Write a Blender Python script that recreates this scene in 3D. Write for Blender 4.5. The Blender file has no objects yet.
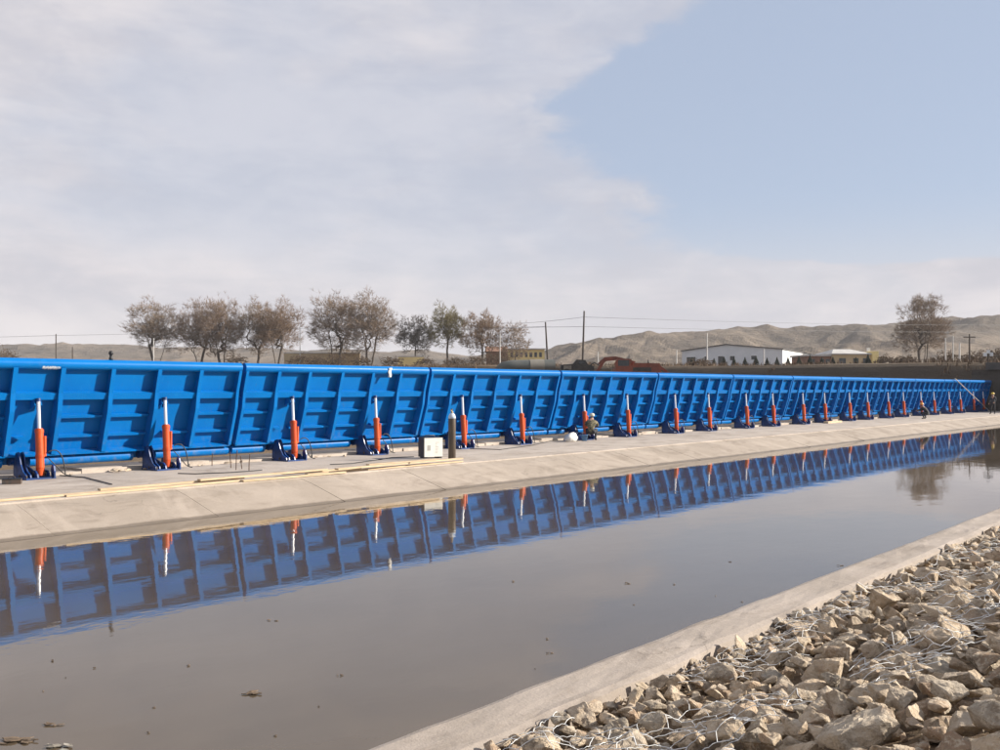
import bpy, bmesh, math, random
import numpy as np
from mathutils import Vector, Matrix, Euler, noise
from mathutils.bvhtree import BVHTree

R = math.radians
random.seed(7)
scene = bpy.context.scene
C = scene.collection

# ------------------------------------------------------------------ camera
EYE = 2.6                       # metres above the still water
FPX = 950.0                     # focal length in pixels of the 1000 px wide picture
HOR = 388.0                     # row of the horizon
TH = math.atan2(815.0, FPX)     # angle between the gate line (X) and the view axis
ct, st = math.cos(TH), math.sin(TH)
cam_d = bpy.data.cameras.new('camera')
cam = bpy.data.objects.new('camera', cam_d)
C.objects.link(cam)
cam.location = (0, 0, EYE)
cam.rotation_euler = (R(90), 0, -(math.pi / 2 - TH))
cam_d.sensor_width = 36.0
cam_d.lens = 36.0 * FPX / 1000.0
cam_d.shift_y = (HOR - 375.0) / 1000.0
cam_d.clip_start = 0.1
cam_d.clip_end = 12000
scene.camera = cam

# ------------------------------------------------------------------ light
SUN_AZ = R(46)      # from the direction square to the gate, turned along +X
SUN_EL = R(24)
sdir = Vector((math.sin(SUN_AZ) * math.cos(SUN_EL), -math.cos(SUN_AZ) * math.cos(SUN_EL), math.sin(SUN_EL)))
sun_d = bpy.data.lights.new('sun', 'SUN')
sun_d.energy = 5.0
sun_d.angle = R(0.55)
sun_d.color = (1.0, 0.93, 0.83)
sun = bpy.data.objects.new('sun', sun_d)
C.objects.link(sun)
sun.location = sdir * 60
sun.rotation_euler = sdir.to_track_quat('Z', 'Y').to_euler()

scene.view_settings.view_transform = 'Standard'
scene.view_settings.look = 'None'
scene.view_settings.exposure = 0.95
scene.view_settings.gamma = 1.0
scene.view_settings.use_curve_mapping = False

world = bpy.data.worlds.new('World')
scene.world = world
world.use_nodes = True
wt = world.node_tree
wt.nodes.clear()


class NG:
    """small helper to write node graphs"""
    def __init__(self, tree):
        self.t = tree

    def n(self, typ, **kw):
        nd = self.t.nodes.new(typ)
        for k, v in kw.items():
            setattr(nd, k, v)
        return nd

    def put(self, sock, v):
        if v is None:
            return
        if hasattr(v, 'links'):
            self.t.links.new(v, sock)
        else:
            sock.default_value = v

    def math(self, op, a, b=None, clamp=False):
        nd = self.n('ShaderNodeMath', operation=op, use_clamp=clamp)
        self.put(nd.inputs[0], a)
        self.put(nd.inputs[1], b)
        return nd.outputs[0]

    def vmath(self, op, a, b=None):
        nd = self.n('ShaderNodeVectorMath', operation=op)
        self.put(nd.inputs[0], a)
        self.put(nd.inputs[1], b)
        return nd.outputs['Value'] if op in ('DOT_PRODUCT', 'LENGTH') else nd.outputs[0]

    def mix(self, f, a, b, mode='MIX'):
        nd = self.n('ShaderNodeMix', data_type='RGBA', blend_type=mode)
        self.put(nd.inputs[0], f)
        self.put(nd.inputs[6], a)
        self.put(nd.inputs[7], b)
        return nd.outputs[2]

    def noise(self, vec, scale, detail=4.0, rough=0.55, out=0, dist=0.0):
        nd = self.n('ShaderNodeTexNoise')
        self.put(nd.inputs['Vector'], vec)
        nd.inputs['Scale'].default_value = scale
        nd.inputs['Detail'].default_value = detail
        nd.inputs['Roughness'].default_value = rough
        nd.inputs['Distortion'].default_value = dist
        return nd.outputs[out]

    def smooth(self, v, lo, hi, a=0.0, b=1.0):
        nd = self.n('ShaderNodeMapRange', interpolation_type='SMOOTHSTEP')
        self.put(nd.inputs[0], v)
        nd.inputs[1].default_value = lo
        nd.inputs[2].default_value = hi
        nd.inputs[3].default_value = a
        nd.inputs[4].default_value = b
        return nd.outputs[0]

    def scale(self, vec, s):
        nd = self.n('ShaderNodeMapping')
        self.put(nd.inputs[0], vec)
        nd.inputs[3].default_value = s
        return nd.outputs[0]


def rgb(r, g, b):
    return (r, g, b, 1.0)


g = NG(wt)
sky = g.n('ShaderNodeTexSky', sky_type='NISHITA', sun_disc=False)
sky.sun_elevation = SUN_EL
sky.sun_rotation = math.atan2(sdir.x, sdir.y)
sky.altitude = 1500
sky.air_density = 1.0
sky.dust_density = 2.0
sky.ozone_density = 1.0
tc = g.n('ShaderNodeTexCoord')
d = tc.outputs['Generated']
rr = g.vmath('DOT_PRODUCT', d, (st, -ct, 0))
ff = g.vmath('DOT_PRODUCT', d, (ct, st, 0))
sep = g.n('ShaderNodeSeparateXYZ')
g.put(sep.inputs[0], d)
az = g.math('ARCTAN2', rr, ff)                       # 0 along the view axis, + to the right
el = g.math('ARCSINE', sep.outputs[2])
# layered stratus bank that ends in a ragged edge; under it a pale band of haze
crv = g.n('ShaderNodeFloatCurve')
cm = crv.mapping
pts = [(0.0, 1.0), (0.095, 1.0), (0.113, 0.85), (0.127, 0.60), (0.14, 0.48), (0.165, 0.445), (0.19, 0.42), (0.215, 0.385), (0.25, 0.35), (0.29, 0.33), (0.335, 0.37), (0.40, 0.44), (0.6, 0.6), (1.0, 0.7)]
cc = cm.curves[0]
while len(cc.points) < len(pts):
    cc.points.new(0.5, 0.5)
for p, (x, y) in zip(cc.points, pts):
    p.location = (x, y)
    p.handle_type = 'VECTOR'
cm.update()
g.put(crv.inputs['Value'], g.math('MAXIMUM', el, 0.0))
edge = g.math('SUBTRACT', g.math('MULTIPLY', crv.outputs[0], 1.0), 0.25)     # azimuth of the edge
flat = g.scale(d, (1.0, 1.0, 2.6))
n1 = g.noise(flat, 5.0, 6.0, 0.55)
n2 = g.noise(flat, 2.2, 5.0, 0.55, dist=0.4)
n3 = g.noise(g.scale(d, (1.0, 1.0, 4.0)), 3.2, 6.0, 0.6, dist=0.3)
dist_e = g.math('SUBTRACT', edge, az)
dist_e = g.math('ADD', dist_e, g.math('MULTIPLY', g.math('SUBTRACT', n1, 0.5), 0.42))
n4 = g.noise(g.scale(d, (1.0, 1.0, 2.0)), 17.0, 7.0, 0.6, dist=0.5)
dist_e = g.math('ADD', dist_e, g.math('MULTIPLY', g.math('SUBTRACT', n4, 0.5), 0.16))
cover = g.smooth(dist_e, -0.035, 0.05)
thin = g.smooth(n2, 0.40, 0.60, 0.55, 1.0)
cover = g.math('MULTIPLY', cover, thin)
haze_low = g.smooth(el, 0.02, 0.20, 0.92, 0.12)
skyc = g.mix(0.62, sky.outputs[0], rgb(5.5, 6.7, 8.9))
skyc = g.mix(haze_low, skyc, rgb(7.5, 7.15, 7.25))
n3 = g.math('ADD', g.math('MULTIPLY', n3, 0.72), g.math('MULTIPLY', n4, 0.28))
cloudc = g.mix(g.smooth(n3, 0.38, 0.66), rgb(6.3, 6.2, 6.8), rgb(8.5, 8.0, 8.15))
col = g.mix(g.math('MULTIPLY', cover, 0.94), skyc, cloudc)
bgn = g.n('ShaderNodeBackground')
g.put(bgn.inputs[0], col)
bgn.inputs[1].default_value = 0.05
wo = g.n('ShaderNodeOutputWorld')
wt.links.new(bgn.outputs[0], wo.inputs[0])

# ------------------------------------------------------------------ pixel <-> place helpers
FWD = Vector((ct, st, 0))
RGT = Vector((st, -ct, 0))


def at(x, y, depth):
    """the point that a pixel of the photograph sees at this depth"""
    t = (x - 500.0) / FPX
    p = (FWD + RGT * t) * depth
    return Vector((p.x, p.y, EYE + depth * (HOR - y) / FPX))


def on_level(x, y, z):
    return at(x, y, (EYE - z) * FPX / (y - HOR))


def on_row(x, Y, z=0.0):
    """the point of the vertical plane Y=const that column x sees"""
    t = (x - 500.0) / FPX
    dep = Y / (st - t * ct)
    return Vector((dep * (ct + t * st), Y, z))


def project(p):
    v = Vector((p[0], p[1], 0))
    dep = v.dot(FWD)
    if dep < 0.2:
        return None
    return 500 + FPX * v.dot(RGT) / dep, HOR - FPX * (p[2] - EYE) / dep, dep


# ------------------------------------------------------------------ materials
MATS = {}


def new_mat(name):
    m = bpy.data.materials.new(name)
    m.use_nodes = True
    m.node_tree.nodes.clear()
    gg = NG(m.node_tree)
    out = gg.n('ShaderNodeOutputMaterial')
    bs = gg.n('ShaderNodeBsdfPrincipled')
    m.node_tree.links.new(bs.outputs[0], out.inputs[0])
    MATS[name] = m
    return m, gg, bs, out


def simple(name, c1, c2=None, rough=0.6, metal=0.0, nscale=6.0, bump=0.0, bscale=40.0, coord='Object', spec=0.5, detail=5.0, coat=0.0, lo=0.35, hi=0.65, bdist=0.02, stretch=None):
    m, gg, bs, out = new_mat(name)
    tcn = gg.n('ShaderNodeTexCoord')
    if coord == 'World':
        vec = gg.n('ShaderNodeNewGeometry').outputs['Position']
    else:
        vec = tcn.outputs[coord]
    if stretch:
        vec = gg.scale(vec, stretch)
    if c2 is None:
        c2 = tuple(v * 0.75 for v in c1)
    f = gg.smooth(gg.noise(vec, nscale, detail, 0.6), lo, hi)
    gg.put(bs.inputs['Base Color'], gg.mix(f, rgb(*c1), rgb(*c2)))
    gg.put(bs.inputs['Roughness'], gg.math('ADD', gg.math('MULTIPLY', f, 0.15), rough - 0.07))
    bs.inputs['Metallic'].default_value = metal
    bs.inputs['Specular IOR Level'].default_value = spec
    bs.inputs['Coat Weight'].default_value = coat
    if bump > 0:
        bn = gg.n('ShaderNodeBump')
        bn.inputs['Strength'].default_value = bump
        bn.inputs['Distance'].default_value = bdist
        gg.put(bn.inputs['Height'], gg.noise(vec, bscale, 5.0, 0.6))
        gg.put(bs.inputs['Normal'], bn.outputs[0])
    return m


def make_paint():
    """glossy blue gate paint with faint streaks, dust and small chips"""
    m, gg, bs, out = new_mat('blue_paint')
    pos = gg.n('ShaderNodeNewGeometry').outputs['Position']
    big = gg.noise(pos, 0.55, 4.0, 0.6)
    streak = gg.noise(gg.scale(pos, (5.0, 5.0, 0.5)), 2.2, 5.0, 0.65)
    c = gg.mix(gg.smooth(big, 0.3, 0.7), rgb(0.0008, 0.114, 0.36), rgb(0.0012, 0.136, 0.41))
    c = gg.mix(gg.math('MULTIPLY', gg.smooth(streak, 0.52, 0.75), 0.22), c, rgb(0.02, 0.19, 0.42))
    chip = gg.smooth(gg.noise(pos, 9.0, 6.0, 0.7), 0.735, 0.76)
    c = gg.mix(gg.math('MULTIPLY', chip, 0.55), c, rgb(0.45, 0.50, 0.55))
    sp = gg.n('ShaderNodeSeparateXYZ')
    gg.put(sp.inputs[0], pos)
    low = gg.smooth(sp.outputs[2], 0.75, 1.7, 1.0, 0.0)
    spl = gg.smooth(gg.noise(gg.scale(pos, (1.0, 1.0, 0.6)), 6.5, 7.0, 0.72), 0.50, 0.66)
    c = gg.mix(gg.math('MULTIPLY', gg.math('MULTIPLY', low, spl), 0.30), c, rgb(0.20, 0.18, 0.15))
    run = gg.smooth(gg.noise(gg.scale(pos, (9.0, 9.0, 0.35)), 1.0, 5.0, 0.6), 0.62, 0.72)
    c = gg.mix(gg.math('MULTIPLY', run, 0.22), c, rgb(0.07, 0.10, 0.13))
    gg.put(bs.inputs['Base Color'], c)
    bs.inputs['Specular IOR Level'].default_value = 0.10
    gg.put(bs.inputs['Roughness'], gg.math('ADD', gg.math('MULTIPLY', streak, 0.25), 0.24))
    bn = gg.n('ShaderNodeBump')
    bn.inputs['Strength'].default_value = 0.25
    bn.inputs['Distance'].default_value = 0.02
    gg.put(bn.inputs['Height'], gg.noise(pos, 1.6, 3.0, 0.5))
    gg.put(bs.inputs['Normal'], bn.outputs[0])


make_paint()
simple('navy_paint', (0.004, 0.045, 0.190), (0.005, 0.026, 0.10), 0.4, nscale=5, coord='World')


def make_orange():
    m, gg, bs, out = new_mat('orange_paint')
    pos = gg.n('ShaderNodeNewGeometry').outputs['Position']
    oi = gg.n('ShaderNodeObjectInfo').outputs['Random']
    c = gg.mix(oi, rgb(0.56, 0.085, 0.014), rgb(0.46, 0.055, 0.012))
    c = gg.mix(gg.math('MULTIPLY', gg.smooth(gg.noise(gg.scale(pos, (1.0, 1.0, 0.35)), 7.0, 6.0, 0.7), 0.50, 0.66), 0.55), c, rgb(0.22, 0.055, 0.022))
    c = gg.mix(gg.math('MULTIPLY', gg.smooth(gg.noise(pos, 16.0, 5.0, 0.7), 0.60, 0.70), 0.5), c, rgb(0.40, 0.30, 0.22))
    gg.put(bs.inputs['Base Color'], c)
    bs.inputs['Roughness'].default_value = 0.42
    bs.inputs['Specular IOR Level'].default_value = 0.35


make_orange()
simple('chrome', (0.78, 0.79, 0.80), (0.70, 0.71, 0.73), 0.34, metal=0.55, nscale=3)
simple('rubber', (0.012, 0.012, 0.014), (0.03, 0.03, 0.03), 0.55)
simple('steel_dark', (0.05, 0.045, 0.042), (0.09, 0.06, 0.045), 0.6, nscale=9)
simple('rust_bar', (0.10, 0.055, 0.035), (0.06, 0.035, 0.025), 0.8, nscale=12)
simple('galvanized', (0.80, 0.80, 0.78), (0.62, 0.62, 0.61), 0.45, metal=0.1, nscale=20)
simple('galvanized_dull', (0.42, 0.38, 0.33), (0.28, 0.23, 0.18), 0.6, nscale=1.2)
simple('scuff', (0.62, 0.63, 0.64), (0.35, 0.45, 0.58), 0.6, nscale=14)


def make_concrete(name, c1, c2, stain, wet=None):
    m, gg, bs, out = new_mat(name)
    pos = gg.n('ShaderNodeNewGeometry').outputs['Position']
    a = gg.smooth(gg.noise(pos, 0.7, 6.0, 0.6), 0.34, 0.66)
    c = gg.mix(a, rgb(*c1), rgb(*c2))
    b = gg.smooth(gg.noise(gg.scale(pos, (0.6, 1.0, 1.0)), 1.3, 7.0, 0.7, dist=0.8), 0.47, 0.66)
    c = gg.mix(gg.math('MULTIPLY', b, 0.7), c, rgb(*stain))
    b2 = gg.smooth(gg.noise(gg.scale(pos, (1.0, 0.45, 1.0)), 0.45, 7.0, 0.72, dist=1.4), 0.50, 0.62)
    c = gg.mix(gg.math('MULTIPLY', b2, 0.45), c, rgb(*[v * 1.22 for v in c1]))
    fine = gg.noise(pos, 42.0, 5.0, 0.75)
    c = gg.mix(gg.math('MULTIPLY', gg.smooth(fine, 0.42, 0.68), 0.38), c, rgb(*[v * 0.55 for v in c1]))
    vo = gg.n('ShaderNodeTexVoronoi', feature='DISTANCE_TO_EDGE')
    gg.put(vo.inputs['Vector'], gg.vmath('ADD', pos, gg.vmath('MULTIPLY', gg.noise(pos, 1.1, 5.0, 0.6, out=1), (1.1, 1.1, 1.1))))
    vo.inputs['Scale'].default_value = 0.30
    ck = gg.math('MULTIPLY', gg.smooth(vo.outputs['Distance'], 0.001, 0.006, 1.0, 0.0), gg.smooth(gg.noise(pos, 0.6, 3.0, 0.5), 0.52, 0.60))
    c = gg.mix(gg.math('MULTIPLY', ck, 0.4), c, rgb(*[v * 0.42 for v in stain]))
    oi = gg.n('ShaderNodeObjectInfo').outputs['Random']
    c = gg.mix(gg.math('MULTIPLY', oi, 0.16), c, rgb(*[v * 0.62 for v in c2]))
    rough = 0.85
    if wet is not None:
        # the strip that the water has soaked
        sp = gg.n('ShaderNodeSeparateXYZ')
        gg.put(sp.inputs[0], pos)
        hz = gg.math('ADD', sp.outputs[2], gg.math('MULTIPLY', gg.math('SUBTRACT', gg.noise(gg.scale(pos, (1.0, 0.2, 0.2)), 1.1, 6.0, 0.65), 0.5), 0.05))
        w = gg.smooth(hz, wet - 0.012, wet + 0.014, 1.0, 0.0)
        c = gg.mix(gg.math('MULTIPLY', w, 0.72), c, rgb(0.105, 0.080, 0.055))
        gg.put(bs.inputs['Roughness'], gg.math('SUBTRACT', 0.85, gg.math('MULTIPLY', w, 0.35)))
    else:
        bs.inputs['Roughness'].default_value = rough
    gg.put(bs.inputs['Base Color'], c)
    bs.inputs['Specular IOR Level'].default_value = 0.3
    bn = gg.n('ShaderNodeBump')
    bn.inputs['Strength'].default_value = 0.45
    bn.inputs['Distance'].default_value = 0.02
    h = gg.math('ADD', gg.noise(pos, 4.0, 6.0, 0.65), gg.math('MULTIPLY', gg.noise(pos, 45.0, 4.0, 0.6), 0.45))
    gg.put(bn.inputs['Height'], h)
    gg.put(bs.inputs['Normal'], bn.outputs[0])
    return m


make_concrete('concrete', (0.37, 0.31, 0.255), (0.31, 0.258, 0.208), (0.21, 0.168, 0.13), wet=0.034)
make_concrete('concrete_walk', (0.46, 0.395, 0.335), (0.39, 0.33, 0.275), (0.25, 0.20, 0.158))
make_concrete('concrete_kerb', (0.40, 0.34, 0.29), (0.34, 0.287, 0.24), (0.24, 0.196, 0.158))
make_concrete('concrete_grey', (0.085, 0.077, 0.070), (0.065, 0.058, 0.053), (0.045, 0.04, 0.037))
simple('render_wall_grey', (0.66, 0.68, 0.70), (0.60, 0.62, 0.64), 0.6, nscale=0.3, coord='World')
simple('white_sheet', (0.78, 0.78, 0.76), (0.70, 0.70, 0.69), 0.5, nscale=0.4, coord='World')
simple('tan_wall', (0.52, 0.40, 0.23), (0.44, 0.33, 0.20), 0.8, nscale=0.6, coord='World')
simple('yellow_wall', (0.78, 0.63, 0.28), (0.70, 0.55, 0.26), 0.8, nscale=0.6, coord='World')
simple('brick_wall', (0.26, 0.14, 0.09), (0.20, 0.11, 0.075), 0.85, nscale=0.8, coord='World')
simple('roof_light', (0.50, 0.48, 0.45), (0.42, 0.40, 0.38), 0.7, nscale=0.6, coord='World')
simple('roof_dark', (0.09, 0.085, 0.085), (0.06, 0.06, 0.06), 0.7, nscale=0.6, coord='World')
simple('window_glass', (0.025, 0.03, 0.035), (0.04, 0.045, 0.05), 0.12)
simple('plank_wood', (0.55, 0.42, 0.27), (0.42, 0.31, 0.19), 0.75, nscale=5, stretch=(0.6, 8, 8), bump=0.2)
simple('welder_white', (0.78, 0.76, 0.70), (0.70, 0.68, 0.62), 0.5, nscale=4)
simple('welder_black', (0.015, 0.015, 0.018), (0.03, 0.03, 0.03), 0.45)
simple('print_grey', (0.42, 0.40, 0.36), (0.36, 0.34, 0.31), 0.6)
simple('cylinder_grey', (0.105, 0.080, 0.058), (0.075, 0.058, 0.044), 0.45, nscale=7, stretch=(1, 1, 0.4))
simple('brass', (0.55, 0.42, 0.20), (0.45, 0.33, 0.15), 0.35, metal=0.8)
simple('sack_white', (0.72, 0.70, 0.66), (0.58, 0.56, 0.52), 0.8, nscale=8, bump=0.4, bscale=12)
simple('wood_pole', (0.075, 0.060, 0.050), (0.050, 0.040, 0.034), 0.85, nscale=6)
simple('white_pole', (0.62, 0.60, 0.57), (0.50, 0.49, 0.46), 0.6, nscale=4)
simple('wire_dark', (0.10, 0.10, 0.105), (0.08, 0.08, 0.085), 0.5)
simple('bark', (0.100, 0.078, 0.060), (0.065, 0.050, 0.040), 0.9, nscale=3, coord='World')
simple('twig_brown', (0.255, 0.172, 0.112), (0.175, 0.118, 0.078), 0.9, nscale=0.7, coord='World')
simple('twig_pale', (0.275, 0.200, 0.140), (0.185, 0.136, 0.098), 0.9, nscale=0.7, coord='World')
simple('twig_green', (0.200, 0.170, 0.070), (0.150, 0.120, 0.065), 0.9, nscale=0.7, coord='World')
simple('twig_grey', (0.135, 0.115, 0.100), (0.100, 0.085, 0.078), 0.9, nscale=0.7, coord='World')
simple('dry_brush', (0.150, 0.100, 0.062), (0.100, 0.070, 0.048), 0.95, nscale=0.8, coord='World')
simple('conifer_green', (0.030, 0.040, 0.022), (0.020, 0.026, 0.018), 0.9, nscale=2)
simple('machine_red', (0.24, 0.055, 0.024), (0.15, 0.04, 0.022), 0.55, nscale=1.2, coord='World')
simple('machine_black', (0.02, 0.02, 0.02), (0.05, 0.045, 0.04), 0.6, nscale=3)
simple('pipe_grey', (0.075, 0.085, 0.078), (0.11, 0.11, 0.10), 0.6, nscale=0.7, coord='World')
simple('pipe_tan', (0.22, 0.20, 0.165), (0.17, 0.155, 0.13), 0.6, nscale=0.7, coord='World')
simple('skin', (0.38, 0.22, 0.15), (0.33, 0.18, 0.12), 0.55)
simple('cloth_dark', (0.018, 0.018, 0.022), (0.030, 0.030, 0.036), 0.9, nscale=9, bump=0.3, bscale=14)
simple('cloth_grey', (0.045, 0.048, 0.058), (0.030, 0.032, 0.040), 0.9, nscale=9, bump=0.3, bscale=14)
simple('cloth_camo', (0.20, 0.165, 0.095), (0.075, 0.070, 0.040), 0.9, nscale=9, lo=0.47, hi=0.53, bump=0.3, bscale=14)
simple('cloth_blue', (0.10, 0.22, 0.42), (0.07, 0.16, 0.32), 0.9, nscale=9)
simple('helmet_yellow', (0.75, 0.50, 0.04), (0.65, 0.42, 0.04), 0.4)
simple('helmet_orange', (0.75, 0.30, 0.03), (0.65, 0.24, 0.03), 0.4)
simple('cap_cream', (0.62, 0.58, 0.46), (0.52, 0.48, 0.38), 0.7)
simple('leaf_litter', (0.17, 0.115, 0.07), (0.10, 0.07, 0.045), 0.8, nscale=14)
simple('foam_scum', (0.34, 0.31, 0.26), (0.22, 0.19, 0.15), 0.85, nscale=18)
simple('hair', (0.012, 0.010, 0.009), (0.02, 0.017, 0.014), 0.6)


def make_stone():
    m, gg, bs, out = new_mat('broken_stone')
    tcn = gg.n('ShaderNodeTexCoord')
    vec = tcn.outputs['Object']
    pos = gg.n('ShaderNodeNewGeometry')
    oi = gg.n('ShaderNodeObjectInfo').outputs['Random']
    rnd = gg.math('FRACT', gg.math('ADD', oi, pos.outputs['Random Per Island']))
    cr = gg.n('ShaderNodeValToRGB')
    gg.put(cr.inputs[0], rnd)
    e = cr.color_ramp.elements
    e[0].position, e[0].color = 0.0, rgb(0.56, 0.44, 0.31)
    e[1].position, e[1].color = 1.0, rgb(0.54, 0.43, 0.31)
    for p, cl in ((0.2, (0.47, 0.385, 0.29)), (0.4, (0.53, 0.41, 0.285)), (0.55, (0.33, 0.285, 0.225)), (0.7, (0.58, 0.475, 0.355)), (0.85, (0.34, 0.235, 0.155))):
        q = e.new(p)
        q.color = rgb(*cl)
    pp = pos.outputs['Position']
    c = gg.mix(gg.smooth(gg.noise(pp, 7.0, 7.0, 0.65), 0.46, 0.66), cr.outputs[0], rgb(0.24, 0.185, 0.13))
    c = gg.mix(gg.math('MULTIPLY', gg.smooth(gg.noise(pp, 24.0, 6.0, 0.75), 0.48, 0.62), 0.75), c, rgb(0.60, 0.51, 0.39))
    c = gg.mix(gg.math('MULTIPLY', gg.smooth(gg.noise(pp, 3.3, 5.0, 0.7), 0.55, 0.68), 0.5), c, rgb(0.32, 0.20, 0.12))
    gg.put(bs.inputs['Base Color'], c)
    bs.inputs['Roughness'].default_value = 0.92
    bs.inputs['Specular IOR Level'].default_value = 0.2
    b1 = gg.n('ShaderNodeBump')
    b1.inputs['Strength'].default_value = 1.0
    b1.inputs['Distance'].default_value = 0.045
    h = gg.math('ADD', gg.noise(pp, 9.0, 7.0, 0.68), gg.math('MULTIPLY', gg.noise(pp, 60.0, 4.0, 0.7), 0.28))
    gg.put(b1.inputs['Height'], h)
    gg.put(bs.inputs['Normal'], b1.outputs[0])


make_stone()


def make_ground():
    m, gg, bs, out = new_mat('dry_ground')
    pos = gg.n('ShaderNodeNewGeometry').outputs['Position']
    a = gg.smooth(gg.noise(pos, 0.06, 7.0, 0.65), 0.36, 0.64)
    c = gg.mix(a, rgb(0.185, 0.130, 0.082), rgb(0.115, 0.088, 0.062))
    c = gg.mix(gg.math('MULTIPLY', gg.smooth(gg.noise(pos, 1.3, 6.0, 0.7), 0.45, 0.7), 0.6), c, rgb(0.075, 0.058, 0.042))
    sp = gg.n('ShaderNodeSeparateXYZ')
    gg.put(sp.inputs[0], pos)
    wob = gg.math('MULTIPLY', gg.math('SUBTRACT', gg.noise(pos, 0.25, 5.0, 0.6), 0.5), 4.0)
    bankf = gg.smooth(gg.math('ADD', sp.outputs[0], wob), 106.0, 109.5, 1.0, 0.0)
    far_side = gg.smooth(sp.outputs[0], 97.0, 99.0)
    c = gg.mix(gg.math('MULTIPLY', gg.math('MULTIPLY', bankf, far_side), 0.85), c, rgb(0.060, 0.049, 0.039))  # shade of the river-facing far bank painted into the ground colour
    gg.put(bs.inputs['Base Color'], c)
    bs.inputs['Roughness'].default_value = 0.95
    bs.inputs['Specular IOR Level'].default_value = 0.15
    bn = gg.n('ShaderNodeBump')
    bn.inputs['Strength'].default_value = 0.9
    bn.inputs['Distance'].default_value = 0.15
    gg.put(bn.inputs['Height'], gg.noise(pos, 2.0, 8.0, 0.7))
    gg.put(bs.inputs['Normal'], bn.outputs[0])


make_ground()


def make_hill():
    m, gg, bs, out = new_mat('bare_hill')
    pos = gg.n('ShaderNodeNewGeometry').outputs['Position']
    a = gg.smooth(gg.noise(pos, 0.006, 8.0, 0.65), 0.36, 0.64)
    c = gg.mix(a, rgb(0.190, 0.150, 0.112), rgb(0.095, 0.077, 0.060))
    c = gg.mix(gg.math('MULTIPLY', gg.smooth(gg.noise(pos, 0.035, 6.0, 0.7), 0.48, 0.7), 0.5), c, rgb(0.055, 0.046, 0.037))
    gg.put(bs.inputs['Base Color'], c)
    bs.inputs['Roughness'].default_value = 0.95
    bs.inputs['Specular IOR Level'].default_value = 0.1
    bn = gg.n('ShaderNodeBump')
    bn.inputs['Strength'].default_value = 1.0
    bn.inputs['Distance'].default_value = 9.0
    gg.put(bn.inputs['Height'], gg.noise(pos, 0.02, 8.0, 0.65))
    gg.put(bs.inputs['Normal'], bn.outputs[0])


make_hill()


def make_water():
    m, gg, bs, out = new_mat('muddy_water')
    pos = gg.n('ShaderNodeNewGeometry').outputs['Position']
    a = gg.smooth(gg.noise(gg.scale(pos, (0.5, 1.0, 1.0)), 0.35, 4.0, 0.55), 0.35, 0.65)
    c = gg.mix(a, rgb(0.098, 0.073, 0.048), rgb(0.078, 0.058, 0.038))
    gg.put(bs.inputs['Base Color'], c)
    bs.inputs['Roughness'].default_value = 0.02
    bs.inputs['IOR'].default_value = 1.5
    bs.inputs['Specular IOR Level'].default_value = 0.5
    b1 = gg.n('ShaderNodeBump')
    b1.inputs['Strength'].default_value = 0.05
    b1.inputs['Distance'].default_value = 0.05
    h = gg.math('ADD', gg.noise(gg.scale(pos, (1.0, 1.6, 1.0)), 1.1, 3.0, 0.5), gg.math('MULTIPLY', gg.noise(gg.scale(pos, (1.0, 2.2, 1.0)), 6.0, 3.0, 0.5), 0.14))
    gg.put(b1.inputs['Height'], h)
    gg.put(bs.inputs['Normal'], b1.outputs[0])


make_water()


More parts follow.
